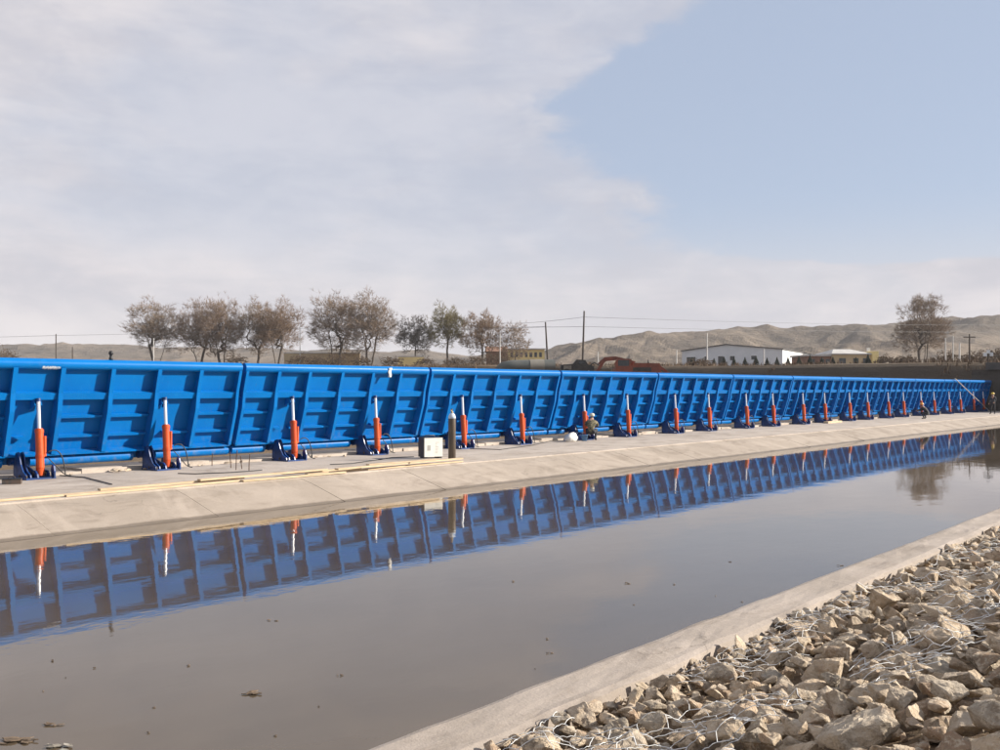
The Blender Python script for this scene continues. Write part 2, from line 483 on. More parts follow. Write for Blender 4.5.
# ------------------------------------------------------------------ mesh helpers
class MB:
    def __init__(self):
        self.v, self.f, self.s, self.mi = [], [], [], []

    def _add(self, vs, fs, smooth=False, mi=0):
        b = len(self.v)
        self.v += [tuple(p) for p in vs]
        for q in fs:
            self.f.append([b + i for i in q])
            self.s.append(smooth)
            self.mi.append(mi)

    def box(self, lo, hi, M=None, mi=0):
        x0, y0, z0 = lo
        x1, y1, z1 = hi
        vs = [Vector(p) for p in ((x0, y0, z0), (x1, y0, z0), (x1, y1, z0), (x0, y1, z0), (x0, y0, z1), (x1, y0, z1), (x1, y1, z1), (x0, y1, z1))]
        if M is not None:
            vs = [M @ p for p in vs]
        self._add(vs, [(0, 3, 2, 1), (4, 5, 6, 7), (0, 1, 5, 4), (1, 2, 6, 5), (2, 3, 7, 6), (3, 0, 4, 7)], mi=mi)
        return self

    def prism(self, poly, axis, lo, hi, mi=0):
        """poly: 2D points in the two other axes (in order), pulled along axis"""
        n = len(poly)

        def mk(a, b, h):
            return {'x': (h, a, b), 'y': (a, h, b), 'z': (a, b, h)}[axis]
        vs = [mk(a, b, lo) for a, b in poly] + [mk(a, b, hi) for a, b in poly]
        fs = [tuple(range(n))[::-1], tuple(range(n, 2 * n))] + [(i, (i + 1) % n, n + (i + 1) % n, n + i) for i in range(n)]
        self._add(vs, fs, mi=mi)
        return self

    def tube(self, pts, rad, n=10, cap=True, smooth=True, mi=0):
        pts = [Vector(p) for p in pts]
        if not hasattr(rad, '__len__'):
            rad = [rad] * len(pts)
        vs, fs = [], []
        up = None
        for i, p in enumerate(pts):
            a = pts[max(i - 1, 0)]
            b = pts[min(i + 1, len(pts) - 1)]
            t = (b - a).normalized()
            if up is None:
                up = Vector((0, 0, 1)) if abs(t.z) < 0.9 else Vector((1, 0, 0))
            u = t.cross(up)
            if u.length < 1e-6:
                u = t.orthogonal()
            u.normalize()
            w = u.cross(t).normalized()
            up = w
            for k in range(n):
                an = 2 * math.pi * k / n
                vs.append(p + (u * math.cos(an) + w * math.sin(an)) * rad[i])
        for i in range(len(pts) - 1):
            for k in range(n):
                k2 = (k + 1) % n
                fs.append((i * n + k, i * n + k2, (i + 1) * n + k2, (i + 1) * n + k))
        self._add(vs, fs, smooth, mi)
        if cap:
            m = (len(pts) - 1) * n
            self._add(vs[:n], [tuple(range(n))[::-1]], mi=mi)
            self._add(vs[m:], [tuple(range(n))], mi=mi)
        return self

    def lathe(self, prof, origin=(0, 0, 0), n=16, smooth=True, mi=0):
        o = Vector(origin)
        vs, fs = [], []
        for r, z in prof:
            for k in range(n):
                a = 2 * math.pi * k / n
                vs.append(o + Vector((r * math.cos(a), r * math.sin(a), z)))
        for i in range(len(prof) - 1):
            for k in range(n):
                k2 = (k + 1) % n
                fs.append((i * n + k, i * n + k2, (i + 1) * n + k2, (i + 1) * n + k))
        fs.append(tuple(range(n))[::-1])
        fs.append(tuple((len(prof) - 1) * n + k for k in range(n)))
        self._add(vs, fs, smooth, mi)
        return self

    def mesh(self, name):
        me = bpy.data.meshes.new(name)
        me.from_pydata(self.v, [], self.f)
        me.polygons.foreach_set('use_smooth', self.s)
        me.polygons.foreach_set('material_index', self.mi)
        me.update()
        return me

    def build(self, name, mat, parent=None):
        me = self.mesh(name)
        for mm in (mat if isinstance(mat, (list, tuple)) else [mat]):
            me.materials.append(MATS[mm])
        return link(name, me, parent)


def link(name, me, parent=None, loc=None):
    o = bpy.data.objects.new(name, me)
    C.objects.link(o)
    if parent is not None:
        o.parent = parent
    if loc is not None:
        o.location = loc
    return o


def tag(o, label=None, cat=None, group=None, kind=None):
    if label:
        o['label'] = label
    if cat:
        o['category'] = cat
    if group:
        o['group'] = group
    if kind:
        o['kind'] = kind
    return o


def thing(name, label, cat, loc=(0, 0, 0), rz=0.0, group=None):
    o = bpy.data.objects.new(name, None)
    o.empty_display_size = 0.2
    C.objects.link(o)
    o.location = loc
    o.rotation_euler = (0, 0, rz)
    return tag(o, label, cat, group)


def copy_tree(o, parent=None):
    c = o.copy()
    C.objects.link(c)
    c.parent = parent
    if parent is not None:
        c.matrix_parent_inverse = o.matrix_parent_inverse.copy()
    for ch in list(o.children):
        copy_tree(ch, c)
    return c


ORD = ['first', 'second', 'third', 'fourth', 'fifth', 'sixth', 'seventh', 'eighth', 'ninth', 'tenth', 'eleventh', 'twelfth', 'thirteenth',
       'fourteenth', 'fifteenth', 'sixteenth', 'seventeenth', 'eighteenth', 'nineteenth', 'twentieth']


def sstep(a, b, x):
    t = min(1.0, max(0.0, (x - a) / (b - a)))
    return t * t * (3 - 2 * t)


# ------------------------------------------------------------------ the place: levels
WALK = 0.46          # walkway level
D_EDGE = 16.84       # far waterline
D_CREST = 18.5       # top of the concrete slope
D_KERB0 = 4.38       # near kerb, land side
D_KERB1 = 4.96       # near kerb, water side
X_END = 96.9         # where the gate meets the far abutment


def ground_z(X, Y):
    """dry land: near bank, basin floor, riverbed, far bank and plain"""
    near = 0.98 - 1.02 * sstep(0.2, 4.4, Y) if Y < 5 else -1.5
    if Y < 5:
        base = near
    elif Y < 18:
        base = -1.5
    else:
        base = 0.1
    # far bank
    k = sstep(99.5, 108.0, X)
    plain = 4.75 + 0.012 * max(-60.0, min(Y, 320.0)) + 0.013 * min(max(X - 105.0, 0.0), 300.0)
    plain += 0.5 * noise.noise(Vector((X * 0.02, Y * 0.02, 3.1))) + 0.22 * noise.noise(Vector((X * 0.11, Y * 0.11, 1.7)))
    return base * (1 - k) + plain * k


xs = [-890, -700, -500, -300, -120, -60, -30] + list(range(-20, 98, 4)) + [98.5] + [99.5 + i * 0.9 for i in range(12)] + list(range(112, 320, 8)) + [340, 380, 440, 520, 620, 760, 950, 1200, 1600, 2100, 2590]
ys = [-890, -700, -500, -300, -120, -60, -30, -15, -6, -3, -1, 0, 0.6, 1.2, 1.8, 2.4, 3.0, 3.6, 4.2, 4.6, 4.99, 5.01, 11, 17.9, 18.01] + list(range(22, 320, 7)) + [340, 380, 440, 520, 620, 760, 950, 1200, 1600, 2100, 2590]
gm = MB()
gm.v = [(x, y, ground_z(x, y)) for y in ys for x in xs]
nx = len(xs)
gm.f = [(j * nx + i, j * nx + i + 1, (j + 1) * nx + i + 1, (j + 1) * nx + i) for j in range(len(ys) - 1) for i in range(nx - 1)]
gm.s = [False] * len(gm.f)
gm.mi = [0] * len(gm.f)
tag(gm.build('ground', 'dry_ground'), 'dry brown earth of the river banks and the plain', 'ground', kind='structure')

# water in the basin
wm = MB()
wm._add([(-60, D_KERB1 - 0.3, 0), (X_END + 1.2, D_KERB1 - 0.3, 0), (X_END + 1.2, D_EDGE + 0.3, 0), (-60, D_EDGE + 0.3, 0)], [(0, 1, 2, 3)])
tag(wm.build('water', 'muddy_water'), 'still muddy water between the gate walkway and the stony bank', 'water', kind='structure')

# ------------------------------------------------------------------ hills
SKY = [(-500, 349), (-200, 346), (0, 350), (30, 349), (60, 346.5), (100, 347), (130, 345.5), (160, 349), (200, 351), (260, 350), (330, 353), (420, 352), (500, 356), (545, 357), (570, 349), (590, 342.5), (600, 340.5),
       (607, 343), (615, 339.5), (632, 342.5), (648, 338), (660, 335), (672, 333.5), (690, 336.5), (710, 337), (735, 336.5), (750, 333.5), (762, 331.5), (780, 334.5), (800, 332.5), (822, 333.5), (838, 331.5), (850, 328), (862, 326),
       (880, 326.5), (905, 327), (940, 327.5), (970, 327.5), (985, 323.5), (1000, 321.5), (1060, 318), (1200, 322), (1500, 330)]


def skyline(x):
    for (a, ya), (b, yb) in zip(SKY, SKY[1:]):
        if a <= x <= b:
            t = (x - a) / (b - a)
            return ya + (yb - ya) * t
    return 345.0


PEAKS = [(600, 340.0, 900, 105), (616, 339.2, 960, 120), (648, 337.5, 940, 150), (673, 333.0, 1000, 190), (712, 336.5, 980, 190), (738, 336.3, 1040, 190), (762, 331.0, 1020, 200), (800, 332.3, 1060, 230), (838, 331.5, 1000, 180), (864, 325.5, 980, 210),
         (905, 326.5, 1060, 240), (945, 327.0, 1040, 230), (975, 327.0, 980, 180), (1004, 320.5, 980, 230), (1060, 317, 1000, 260), (1130, 318, 1000, 280), (1230, 322, 1000, 300), (1340, 324, 1000, 320),
         (566, 351, 930, 120), (632, 352, 700, 100), (690, 350, 720, 110), (745, 349, 690, 120), (800, 348, 720, 120), (850, 343, 730, 140), (905, 344, 700, 140), (955, 346, 690, 130), (1000, 342, 690, 140),
         (-300, 345, 1550, 420), (-120, 346, 1500, 380), (0, 349.5, 1350, 300), (60, 346.3, 1400, 300), (128, 345.2, 1400, 290), (205, 350.5, 1350, 300), (262, 349.5, 1450, 300), (335, 352, 1400, 300), (420, 351.5, 1450, 320), (500, 355, 1350, 260)]
PK = []
for (px_, py_, dd_, rad_k) in PEAKS:
    c_ = at(px_, py_, dd_)
    PK.append((c_.x, c_.y, c_.z - 7.0, rad_k * (0.92 if px_ > 540 else 1.15), 1.0 if px_ > 540 else 0.35, px_))


def hill_z(X, Y):
    best_ = 0.0
    acc = 0.0
    for (cx_, cy_, h_, rk, rugged, sd_) in PK:
        dx_, dy_ = X - cx_, Y - cy_
        d_ = math.hypot(dx_, dy_)
        if d_ > rk * 1.9:
            continue
        an_ = math.atan2(dy_, dx_)
        spur = noise.noise(Vector((math.cos(an_) * 2.3, math.sin(an_) * 2.3, sd_ * 0.13))) * 0.45 + noise.noise(Vector((math.cos(an_) * 6.0, math.sin(an_) * 6.0, sd_ * 0.31 + d_ * 0.004))) * 0.28
        u_ = d_ / (rk * (1.0 + spur * rugged * min(1.0, d_ / (0.35 * rk))))
        if u_ >= 1.55:
            continue
        z_ = h_ * (1.0 - u_ / 1.55) ** 1.25 * (1.0 + 0.12 * math.exp(-u_ * u_ * 8)) / 1.12
        acc += max(z_, 0.0) ** 5
    base_ = acc ** 0.2
    q_ = Vector((X * 0.011, Y * 0.011, 0.4))
    rg_ = (abs(noise.noise(q_)) + 0.5 * abs(noise.noise(q_ * 2.3))) * 11.0 * min(1.0, base_ / 25.0)
    return 6.0 + base_ - rg_ + 3.0 * min(1.0, base_ / 25.0) + 1.0


hm = MB()
cols = [x for x in np.arange(-420, 1420, 2.5)]
rows = list(np.linspace(470, 1250, 90)) + list(np.linspace(1270, 1900, 22))
for x in cols:
    for dd in rows:
        p = at(x, HOR, dd)
        z = hill_z(p.x, p.y)
        hm.v.append((p.x, p.y, z if dd > 475 else 3.0))
nr = len(rows)
hm.f = [(i * nr + j, (i + 1) * nr + j, (i + 1) * nr + j + 1, i * nr + j + 1) for i in range(len(cols) - 1) for j in range(nr - 1)]
hm.s = [False] * len(hm.f)
hm.mi = [0] * len(hm.f)
tag(hm.build('hills', 'bare_hill'), 'bare brown hills with gullies on the horizon', 'hills', kind='structure')

# ------------------------------------------------------------------ walkway and slope under the gate
walk = MB().box((-40, D_CREST + 0.003, -0.6), (X_END + 0.4, 26.0, WALK)).build('walkway', 'concrete_walk')
tag(walk, 'long concrete walkway in front of the blue gate', 'walkway', kind='structure')
slope = bpy.data.objects.new('concrete_slope', None)
C.objects.link(slope)
tag(slope, 'sloping concrete slabs between walkway and water', 'slope', kind='structure')
SW = 3.3
sl = (WALK) / (D_CREST - D_EDGE)
k = 0
x = -25.4
while x < X_END:
    x1 = min(x + SW, X_END + 0.2)
    gap = 0.005
    dz = random.uniform(-0.012, 0.012)
    m = MB()
    poly = [(D_CREST, WALK + dz * 0.3), (D_CREST, -0.6), (D_EDGE - 1.6, -0.6), (D_EDGE - 1.2, -1.2 * sl + dz)]
    n = 6
    ys_ = [D_CREST + (D_EDGE - 1.2 - D_CREST) * i / n for i in range(n + 1)]
    tops = [WALK + (yy - D_CREST) * sl + dz * (0.3 + 0.7 * i / n) - 0.03 * max(0, 1 - i / 1.2) ** 2 for i, yy in enumerate(ys_)]
    prof = list(zip(ys_, tops)) + [(D_EDGE - 1.6, -0.7), (D_CREST, -0.7)]
    m.prism(prof, 'x', x + gap, x1 - gap)
    m.build('slope_slab', 'concrete', slope)
    x = x1
# toe sill under the gate (broken grout that carries the hinges)
sill = MB()
sx = -8.0
while sx < X_END:
    w = random.uniform(0.7, 1.6)
    h = WALK + random.uniform(0.05, 0.13)
    sill.box((sx, 23.42 + random.uniform(-0.04, 0.04), 0.2), (min(sx + w, X_END), 24.6, h))
    sx += w + 0.004
tag(sill.build('gate_sill', 'concrete_walk'), 'low rough concrete sill under the blue gate', 'sill', kind='structure')

# ------------------------------------------------------------------ gate panels
LEAN = math.atan(0.32)
PL = 7.37
X0 = 15.6
HINGE = Vector((0, 23.66, 0.855))       # centre of the bottom tube
SLH = 2.725
RIBS = [0.012, 0.155, 0.305, 0.475, 0.645, 0.81, 0.988]
JACKS = [0.235, 0.678]
RD = 0.29                               # how far ribs stand out from the skin


def make_panel():
    t = thing('gate_panel', '', 'gate panel')
    W = PL - 0.13
    # local: x along the gate, z up the skin from the bottom tube's underside, -y towards the walkway
    zb = -0.145
    MB().box((0.02, 0.0, zb + 0.05), (W, 0.03, zb + SLH - 0.03)).build('skin_plate', 'blue_paint', t)
    MB().tube([(0.0, -0.035, zb + SLH - 0.14), (W + 0.015, -0.035, zb + SLH - 0.14)], 0.135, 22).build('top_tube', 'blue_paint', t)
    # bottom tube stops at the jack brackets
    cuts = [0.0] + [c for j in JACKS for c in (j * PL - 0.62, j * PL + 0.02)] + [W + 0.01]
    for a, b in zip(cuts[0::2], cuts[1::2]):
        MB().tube([(a, -0.10, zb + 0.15), (b, -0.10, zb + 0.15)], 0.125, 22).build('bottom_tube', 'blue_paint', t)
    MB().box((0.03, -RD + 0.02, zb + 0.335), (W - 0.03, -0.002, zb + 0.375)).build('toe_plate', 'blue_paint', t)
    z_beam0, z_beam1 = zb + 1.735, zb + 1.90
    ztop = zb + SLH - 0.24
    for i, fr in enumerate(RIBS):
        cx = fr * PL if i not in (0, len(RIBS) - 1) else (0.05 if i == 0 else W - 0.05)
        hw = 0.056 if 0 < i < len(RIBS) - 1 else 0.045
        low = MB().prism([(-RD, zb + 0.378), (-0.002, zb + 0.378), (-0.002, z_beam0 - 0.002), (-0.18, z_beam0 - 0.002), (-0.18, z_beam1), (-0.22, z_beam1), (-RD, z_beam0 - 0.25)], 'x', cx - hw, cx + hw)
        low.build('rib', 'blue_paint', t)
        up = MB()
        # upper bracket: narrower web with a broad curved face plate
        up.prism([(-0.19, z_beam1 + 0.002), (-0.002, z_beam1 + 0.002), (-0.002, ztop + 0.03), (-0.17, ztop + 0.03)], 'x', cx - 0.03, cx + 0.03)
        pf = [(-0.215, z_beam1 + 0.002), (-0.192, z_beam1 + 0.002), (-0.185, z_beam1 + 0.28), (-0.172, ztop + 0.05), (-0.195, ztop + 0.05), (-0.207, z_beam1 + 0.28)]
        up.prism(pf, 'x', cx - hw * 0.98, cx + hw * 0.98)
        up.build('upper_rib', 'blue_paint', t)
    MB().box((0.03, -0.17, z_beam0), (W - 0.03, -0.002, z_beam1)).build('cross_beam', 'blue_paint', t)
    for i in range(len(RIBS) - 1):
        a = RIBS[i] * PL + (0.07 if i else 0.02) + 0.006
        b = RIBS[i + 1] * PL - (0.07 if i < 5 else 0.05) - 0.006
        jack = [j for j in JACKS if a < j * PL < b]
        for zz, deep in ((1.24, 0.125), (0.73, 0.125)):
            if jack and zz > 1:
                continue
            if jack:
                jx = jack[0] * PL
                if jx - 0.17 - a > 0.1:
                    MB().box((a, -deep, zb + zz), (jx - 0.17, -0.002, zb + zz + 0.06)).build('stiffener', 'blue_paint', t)
                MB().box((jx + 0.17, -deep, zb + zz), (b, -0.002, zb + zz + 0.06)).build('stiffener', 'blue_paint', t)
            else:
                MB().box((a, -deep, zb + zz), (b, -0.002, zb + zz + 0.06)).build('stiffener', 'blue_paint', t)
        if jack:
            jx = jack[0] * PL
            lg = MB()
            for s in (-1, 1):
                lg.prism([(-0.28, z_beam0 - 0.10), (-0.22, z_beam0 - 0.15), (-0.03, z_beam0 - 0.30), (-0.01, z_beam0 - 0.003), (-0.165, z_beam0 - 0.003)], 'x', jx + s * 0.075 - 0.01, jx + s * 0.075 + 0.01)
            lg.build('jack_lug', 'blue_paint', t)
    # rubber seal that closes the joint to the next panel
    MB().box((W - 0.03, 0.033, zb + 0.05), (W + 0.17, 0.05, zb + SLH - 0.05)).build('seal_strip', 'rubber', t)
    t.rotation_euler = (LEAN, 0, 0)
    return t


panel0 = make_panel()
NP = 13
for i in range(NP):
    kk = i - 2
    p = panel0 if i == 0 else copy_tree(panel0)
    p.location = (X0 + kk * PL, HINGE.y, HINGE.z)
    if i == 0:
        lab = 'blue ribbed gate panel out past the left picture edge'
    elif i == 1:
        lab = 'nearest blue ribbed gate panel, at the left edge, white scuff on its top tube'
    elif i == 2:
        lab = 'second blue gate panel from the left, behind the loose planks'
    elif i == 3:
        lab = 'blue gate panel directly behind the grey gas cylinder and welding machine'
    elif i == 4:
        lab = 'blue gate panel with the crouching camouflage worker in front of it'
    elif i == NP - 1:
        lab = 'last blue gate panel, meeting the dark concrete abutment'
    else:
        lab = '%s blue ribbed gate panel counted from the left picture edge' % ORD[i - 1]
    tag(p, lab, 'gate panel', 'blue gate panels standing in a row')

# scuffs of bare primer on the gate and a rag
def top_tube_pt(x, back=0.0):
    """a point on the front of the top tube at column x"""
    v = SLH - 0.145 - 0.14
    Y = HINGE.y - math.sin(LEAN) * v - math.cos(LEAN) * 0.035
    Z = HINGE.z + math.cos(LEAN) * v - math.sin(LEAN) * 0.035
    return on_row(x, Y, Z)


p1 = [c for c in bpy.data.objects if c.name == 'gate_panel.001'][0]
sc = MB()
xa = on_row(42, 22.8).x - p1.location.x
xb = on_row(60, 22.8).x - p1.location.x
rng = random.Random(4)
zc = -0.145 + SLH - 0.14
for i in range(16):
    xx = xa + (xb - xa) * (i + rng.uniform(0, 0.3)) / 16
    a0 = R(rng.uniform(182, 192))
    a1 = a0 + R(rng.uniform(22, 44))
    w = (xb - xa) / 16 * 1.1
    vs = []
    for a in (a0, (a0 + a1) / 2, a1):
        for q in (xx, xx + w):
            vs.append((q, -0.035 + 0.138 * math.cos(a), zc + 0.138 * math.sin(a)))
    sc._add(vs, [(0, 1, 3, 2), (2, 3, 5, 4)])
so = sc.build('paint_scuff', 'scuff', p1)
so['label'] = 'patch of bare pale primer on the top tube'

# ------------------------------------------------------------------ hydraulic jacks
def make_jack():
    t = thing('hydraulic_cylinder', '', 'hydraulic cylinder')
    # local origin on the walkway under the pivot
    top = Vector((0, 0.11, 2.325 - WALK))
    piv = Vector((0, 0, 0.10))
    u = (top - piv).normalized()

    def along(s):
        return piv + u * s
    L = (top - piv).length
    br = MB()
    br.tube([along(0.10), along(0.16)], [0.08, 0.10], 18)
    br.tube([along(0.16), along(0.98)], 0.092, 20)
    br.tube([along(0.98), along(1.06)], [0.102, 0.102], 20)
    br.tube([along(1.06), along(1.085)], [0.085, 0.075], 16)
    b = br.build('barrel', 'orange_paint', t)
    MB().tube([along(0.40), along(0.46)], 0.102, 20).build('collar', 'orange_paint', b)
    MB().box((0.085, -0.03, 0.52), (0.128, 0.03, 1.0)).build('oil_pipe', 'orange_paint', b)
    rd = MB().tube([along(1.08), along(L - 0.02)], 0.042, 16).build('rod', 'chrome', t)
    MB().tube([along(L - 0.045), along(L + 0.03)], [0.06, 0.055], 12).build('rod_eye', 'navy_paint', rd)
    MB().tube([piv + Vector((-0.17, 0, 0.02)), piv + Vector((0.17, 0, 0.02))], 0.05, 12).build('pivot_pin', 'steel_dark', t)
    MB().tube([along(-0.03), along(0.12)], [0.085, 0.10], 14).build('clevis', 'orange_paint', t)
    # trestle: base plate, cheeks, and the hinge bracket on the left
    MB().box((-0.42, -0.24, 0.0), (0.26, 0.55, 0.035)).build('base_plate', 'navy_paint', t)
    for s in (-0.135, 0.135):
        MB().prism([(-0.20, 0.036), (0.50, 0.036), (0.50, 0.26), (0.38, 0.30), (0.10, 0.20), (-0.08, 0.19), (-0.17, 0.12)], 'x', s - 0.018, s + 0.018).build('cheek_plate', 'navy_paint', t)
    hb = MB()
    prof = [(-0.10, 0.036), (0.60, 0.036), (0.60, 0.42), (0.47, 0.60), (0.34, 0.63), (0.27, 0.54), (0.20, 0.34), (0.08, 0.18), (-0.08, 0.10)]
    hb.prism(prof, 'x', -0.37, -0.34)
    hb.prism(prof, 'x', -0.27, -0.24)
    hb.tube([(-0.44, 0.70, 0.42), (-0.20, 0.70, 0.42)], 0.13, 16)
    hb.box((-0.339, 0.05, 0.037), (-0.271, 0.5, 0.13))
    hb.build('hinge_bracket', 'navy_paint', t)
    rb = MB().prism([(-0.28, 0.036), (-0.10, 0.036), (-0.10, 0.24), (-0.16, 0.34), (-0.24, 0.30), (-0.28, 0.18)], 'x', 0.20, 0.235)
    rb.build('side_gusset', 'navy_paint', t)
    hs = MB()
    pts = []
    for i in range(13):
        s = i / 12
        pts.append(Vector((0.16 + 0.36 * math.sin(s * 1.5), -0.06 - 0.10 * s, 0.62 + 0.12 * math.sin(s * math.pi * 0.9) - 0.60 * s * s)))
    hs.tube(pts, 0.015, 6)
    hs.build('oil_hose', 'rubber', t)
    hs = MB()
    pts = []
    for i in range(11):
        s = i / 10
        pts.append(Vector((0.15 + 0.55 * s, -0.08 - 0.05 * math.sin(s * 6), 0.46 * (1 - s) ** 1.6 + 0.018)))
    hs.tube(pts, 0.013, 6)
    hs.build('oil_hose', 'rubber', t)
    for bx, by in ((-0.40, -0.20), (-0.40, 0.2), (0.245, -0.20), (0.245, 0.2)):
        MB().tube([(bx, by, 0.036), (bx, by, 0.10)], 0.018, 6).build('anchor_bolt', 'steel_dark', t)
    return t


jack0 = make_jack()
first = True
jk = 0
for i in range(NP):
    for j in JACKS:
        Xj = X0 + (i - 2) * PL + j * PL
        if i == 0:
            continue
        o = jack0 if first else copy_tree(jack0)
        first = False
        o.location = (Xj, 22.85, WALK + 0.002)
        if jk < 20:
            lab = '%s orange hydraulic cylinder from the left, propping the blue gate' % ORD[jk]
        else:
            lab = ['fourth orange hydraulic cylinder from the abutment end of the gate', 'third orange hydraulic cylinder from the abutment end of the gate',
                   'second orange hydraulic cylinder from the abutment end of the gate', 'orange hydraulic cylinder nearest the dark abutment'][jk - 20]
        if jk == 0:
            lab = 'nearest orange hydraulic cylinder, leftmost, with a black hose and small box beside it'
        tag(o, lab, 'hydraulic cylinder', 'orange hydraulic cylinders along the gate')
        jk += 1

# ------------------------------------------------------------------ far abutment
ab = thing('abutment', 'dark grey concrete abutment wall where the blue gate ends', 'abutment', (X_END + 0.55, 20, 0))
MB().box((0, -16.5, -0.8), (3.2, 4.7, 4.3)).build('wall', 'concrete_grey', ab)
MB().box((-0.35, -16.8, 4.303), (3.5, 3.4, 4.98)).build('coping', 'roof_dark', ab)
MB().box((-0.6, 3.0, -0.5), (-0.003, 4.6, 3.3)).build('pilaster', 'concrete_grey', ab)

# ------------------------------------------------------------------ near kerb
km = MB()
xsk = np.arange(-25, 60, 0.22)
prof_n = 9
for i, xx in enumerate(xsk):
    w0 = 0.05 * noise.noise(Vector((xx * 0.9, 0, 0))) + 0.02 * noise.noise(Vector((xx * 4, 2, 0)))
    w1 = 0.02 * noise.noise(Vector((xx * 0.5, 5, 0))) + 0.008 * noise.noise(Vector((xx * 5, 7, 0)))
    y0, y1 = D_KERB0 + w0, D_KERB1 + w1
    row = []
    for q in range(prof_n):
        s = q / (prof_n - 1)
        yy = y0 + (y1 - y0) * s
        hh = 0.125 + 0.012 * noise.noise(Vector((xx * 1.4, yy * 5, 1))) + 0.006 * noise.noise(Vector((xx * 8, yy * 9, 4))) - (0.02 if q in (0, prof_n - 1) else 0)
        row.append((xx, yy, hh))
    row = [(xx, y0 - 0.03, -0.2)] + row + [(xx, y1 + 0.015, -0.4)]
    km.v += row
m_ = prof_n + 2
km.f = [(i * m_ + j, (i + 1) * m_ + j, (i + 1) * m_ + j + 1, i * m_ + j + 1) for i in range(len(xsk) - 1) for j in range(m_ - 1)]
km.s = [False] * len(km.f)
km.mi = [0] * len(km.f)
tag(km.build('kerb', 'concrete_kerb'), 'pale rough concrete kerb along the near water edge', 'kerb', kind='structure')

# ------------------------------------------------------------------ stones
def stone_mesh(seed, fine=False):
    rg = random.Random(seed)
    bm = bmesh.new()
    sx, sy, sz = rg.uniform(0.9, 1.3), rg.uniform(0.7, 1.0), rg.uniform(0.40, 0.66)
    for i in range(rg.choice((9, 10, 12, 14))):
        v = Vector((rg.gauss(0, 1), rg.gauss(0, 1), rg.gauss(0, 1))).normalized() * rg.uniform(0.85, 1.08)
        # slab-like cleavage
        v.z = max(-0.8, min(0.8, v.z * 1.2))
        bm.verts.new((v.x * sx, v.y * sy, v.z * sz))
    res = bmesh.ops.convex_hull(bm, input=bm.verts)
    dead = [e for e in res['geom_interior'] if isinstance(e, bmesh.types.BMVert)]
    bmesh.ops.delete(bm, geom=dead, context='VERTS')
    bmesh.ops.bevel(bm, geom=list(bm.edges), offset=0.05, segments=1, affect='EDGES', clamp_overlap=True)
    bmesh.ops.triangulate(bm, faces=bm.faces)
    long_e = [e for e in bm.edges if e.calc_length() > 0.45]
    bmesh.ops.subdivide_edges(bm, edges=long_e, cuts=1, use_grid_fill=True)
    bmesh.ops.triangulate(bm, faces=bm.faces)
    if fine:
        bmesh.ops.subdivide_edges(bm, edges=[e for e in bm.edges if e.calc_length() > 0.16], cuts=1, use_grid_fill=True)
        bmesh.ops.triangulate(bm, faces=bm.faces)
        bmesh.ops.subdivide_edges(bm, edges=[e for e in bm.edges if e.calc_length() > 0.16], cuts=1, use_grid_fill=True)
        bmesh.ops.triangulate(bm, faces=bm.faces)
    o = Vector((seed * 3.7, seed * 1.3, 0))
    for v in bm.verts:
        n_ = noise.noise(v.co * 1.5 + o) * 0.12 + noise.noise(v.co * 3.6 + o) * 0.05
        if fine:
            n_ += (noise.noise(v.co * 8.0 + o)) * 0.035 - 0.05 * max(0.0, noise.noise(v.co * 2.4 - o) - 0.25) * 2
        v.co += v.co.normalized() * n_
    bm.normal_update()
    me = bpy.data.meshes.new('stone')
    bm.to_mesh(me)
    bm.free()
    me.materials.append(MATS['broken_stone'])
    return me


STONES = [stone_mesh(s) for s in range(26)]
STONES_FINE = [stone_mesh(s, True) for s in range(26)]


def bank_z(X, Y):
    return ground_z(X, Y)


rg = random.Random(21)
cell = 0.4
gridm = {}
placed = []


def near_list(x, y):
    cx, cy = int(x // cell), int(y // cell)
    out = []
    for a in (-1, 0, 1):
        for b in (-1, 0, 1):
            out += gridm.get((cx + a, cy + b), ())
    return out


def drop(r, x, y):
    z = bank_z(x, y) + 0.30 * r
    for (ox, oy, oz, orr) in near_list(x, y):
        dd = math.hypot(ox - x, oy - y)
        rs = (orr + r) * 0.80
        if dd < rs:
            z = max(z, oz + math.sqrt(rs * rs - dd * dd) * 0.72)
    return z


def settle(r, x0, x1, y0, y1, tries, zmax):
    best = None
    for _ in range(tries):
        x, y = rg.uniform(x0, x1), rg.uniform(y0, y1)
        z = drop(r, x, y) - bank_z(x, y)
        if best is None or z < best[0]:
            best = (z, x, y)
    if best[0] > (zmax if best[2] < D_KERB0 - 0.8 else min(zmax, 0.20)):
        return
    z, x, y = best
    zz = z + bank_z(x, y)
    placed.append((x, y, zz, r))
    gridm.setdefault((int(x // cell), int(y // cell)), []).append((x, y, zz, r))


for x0 in range(-2, 34):
    dens = 1.0 if x0 < 22 else 0.7
    # per metre of bank: big, medium, small
    for _ in range(int(24 * dens)):
        settle(rg.uniform(0.13, 0.19) if rg.random() < 0.85 else rg.uniform(0.19, 0.235), x0, x0 + 1, 0.3, D_KERB0 - 0.26, 10, 0.40)
    for _ in range(int(64 * dens)):
        settle(rg.uniform(0.08, 0.14), x0, x0 + 1, 0.0, D_KERB0 - 0.10, 10, 0.45)
    for _ in range(int(64 * dens)):
        settle(rg.uniform(0.045, 0.09), x0, x0 + 1, 0.0, D_KERB0 - 0.03, 8, 0.36)

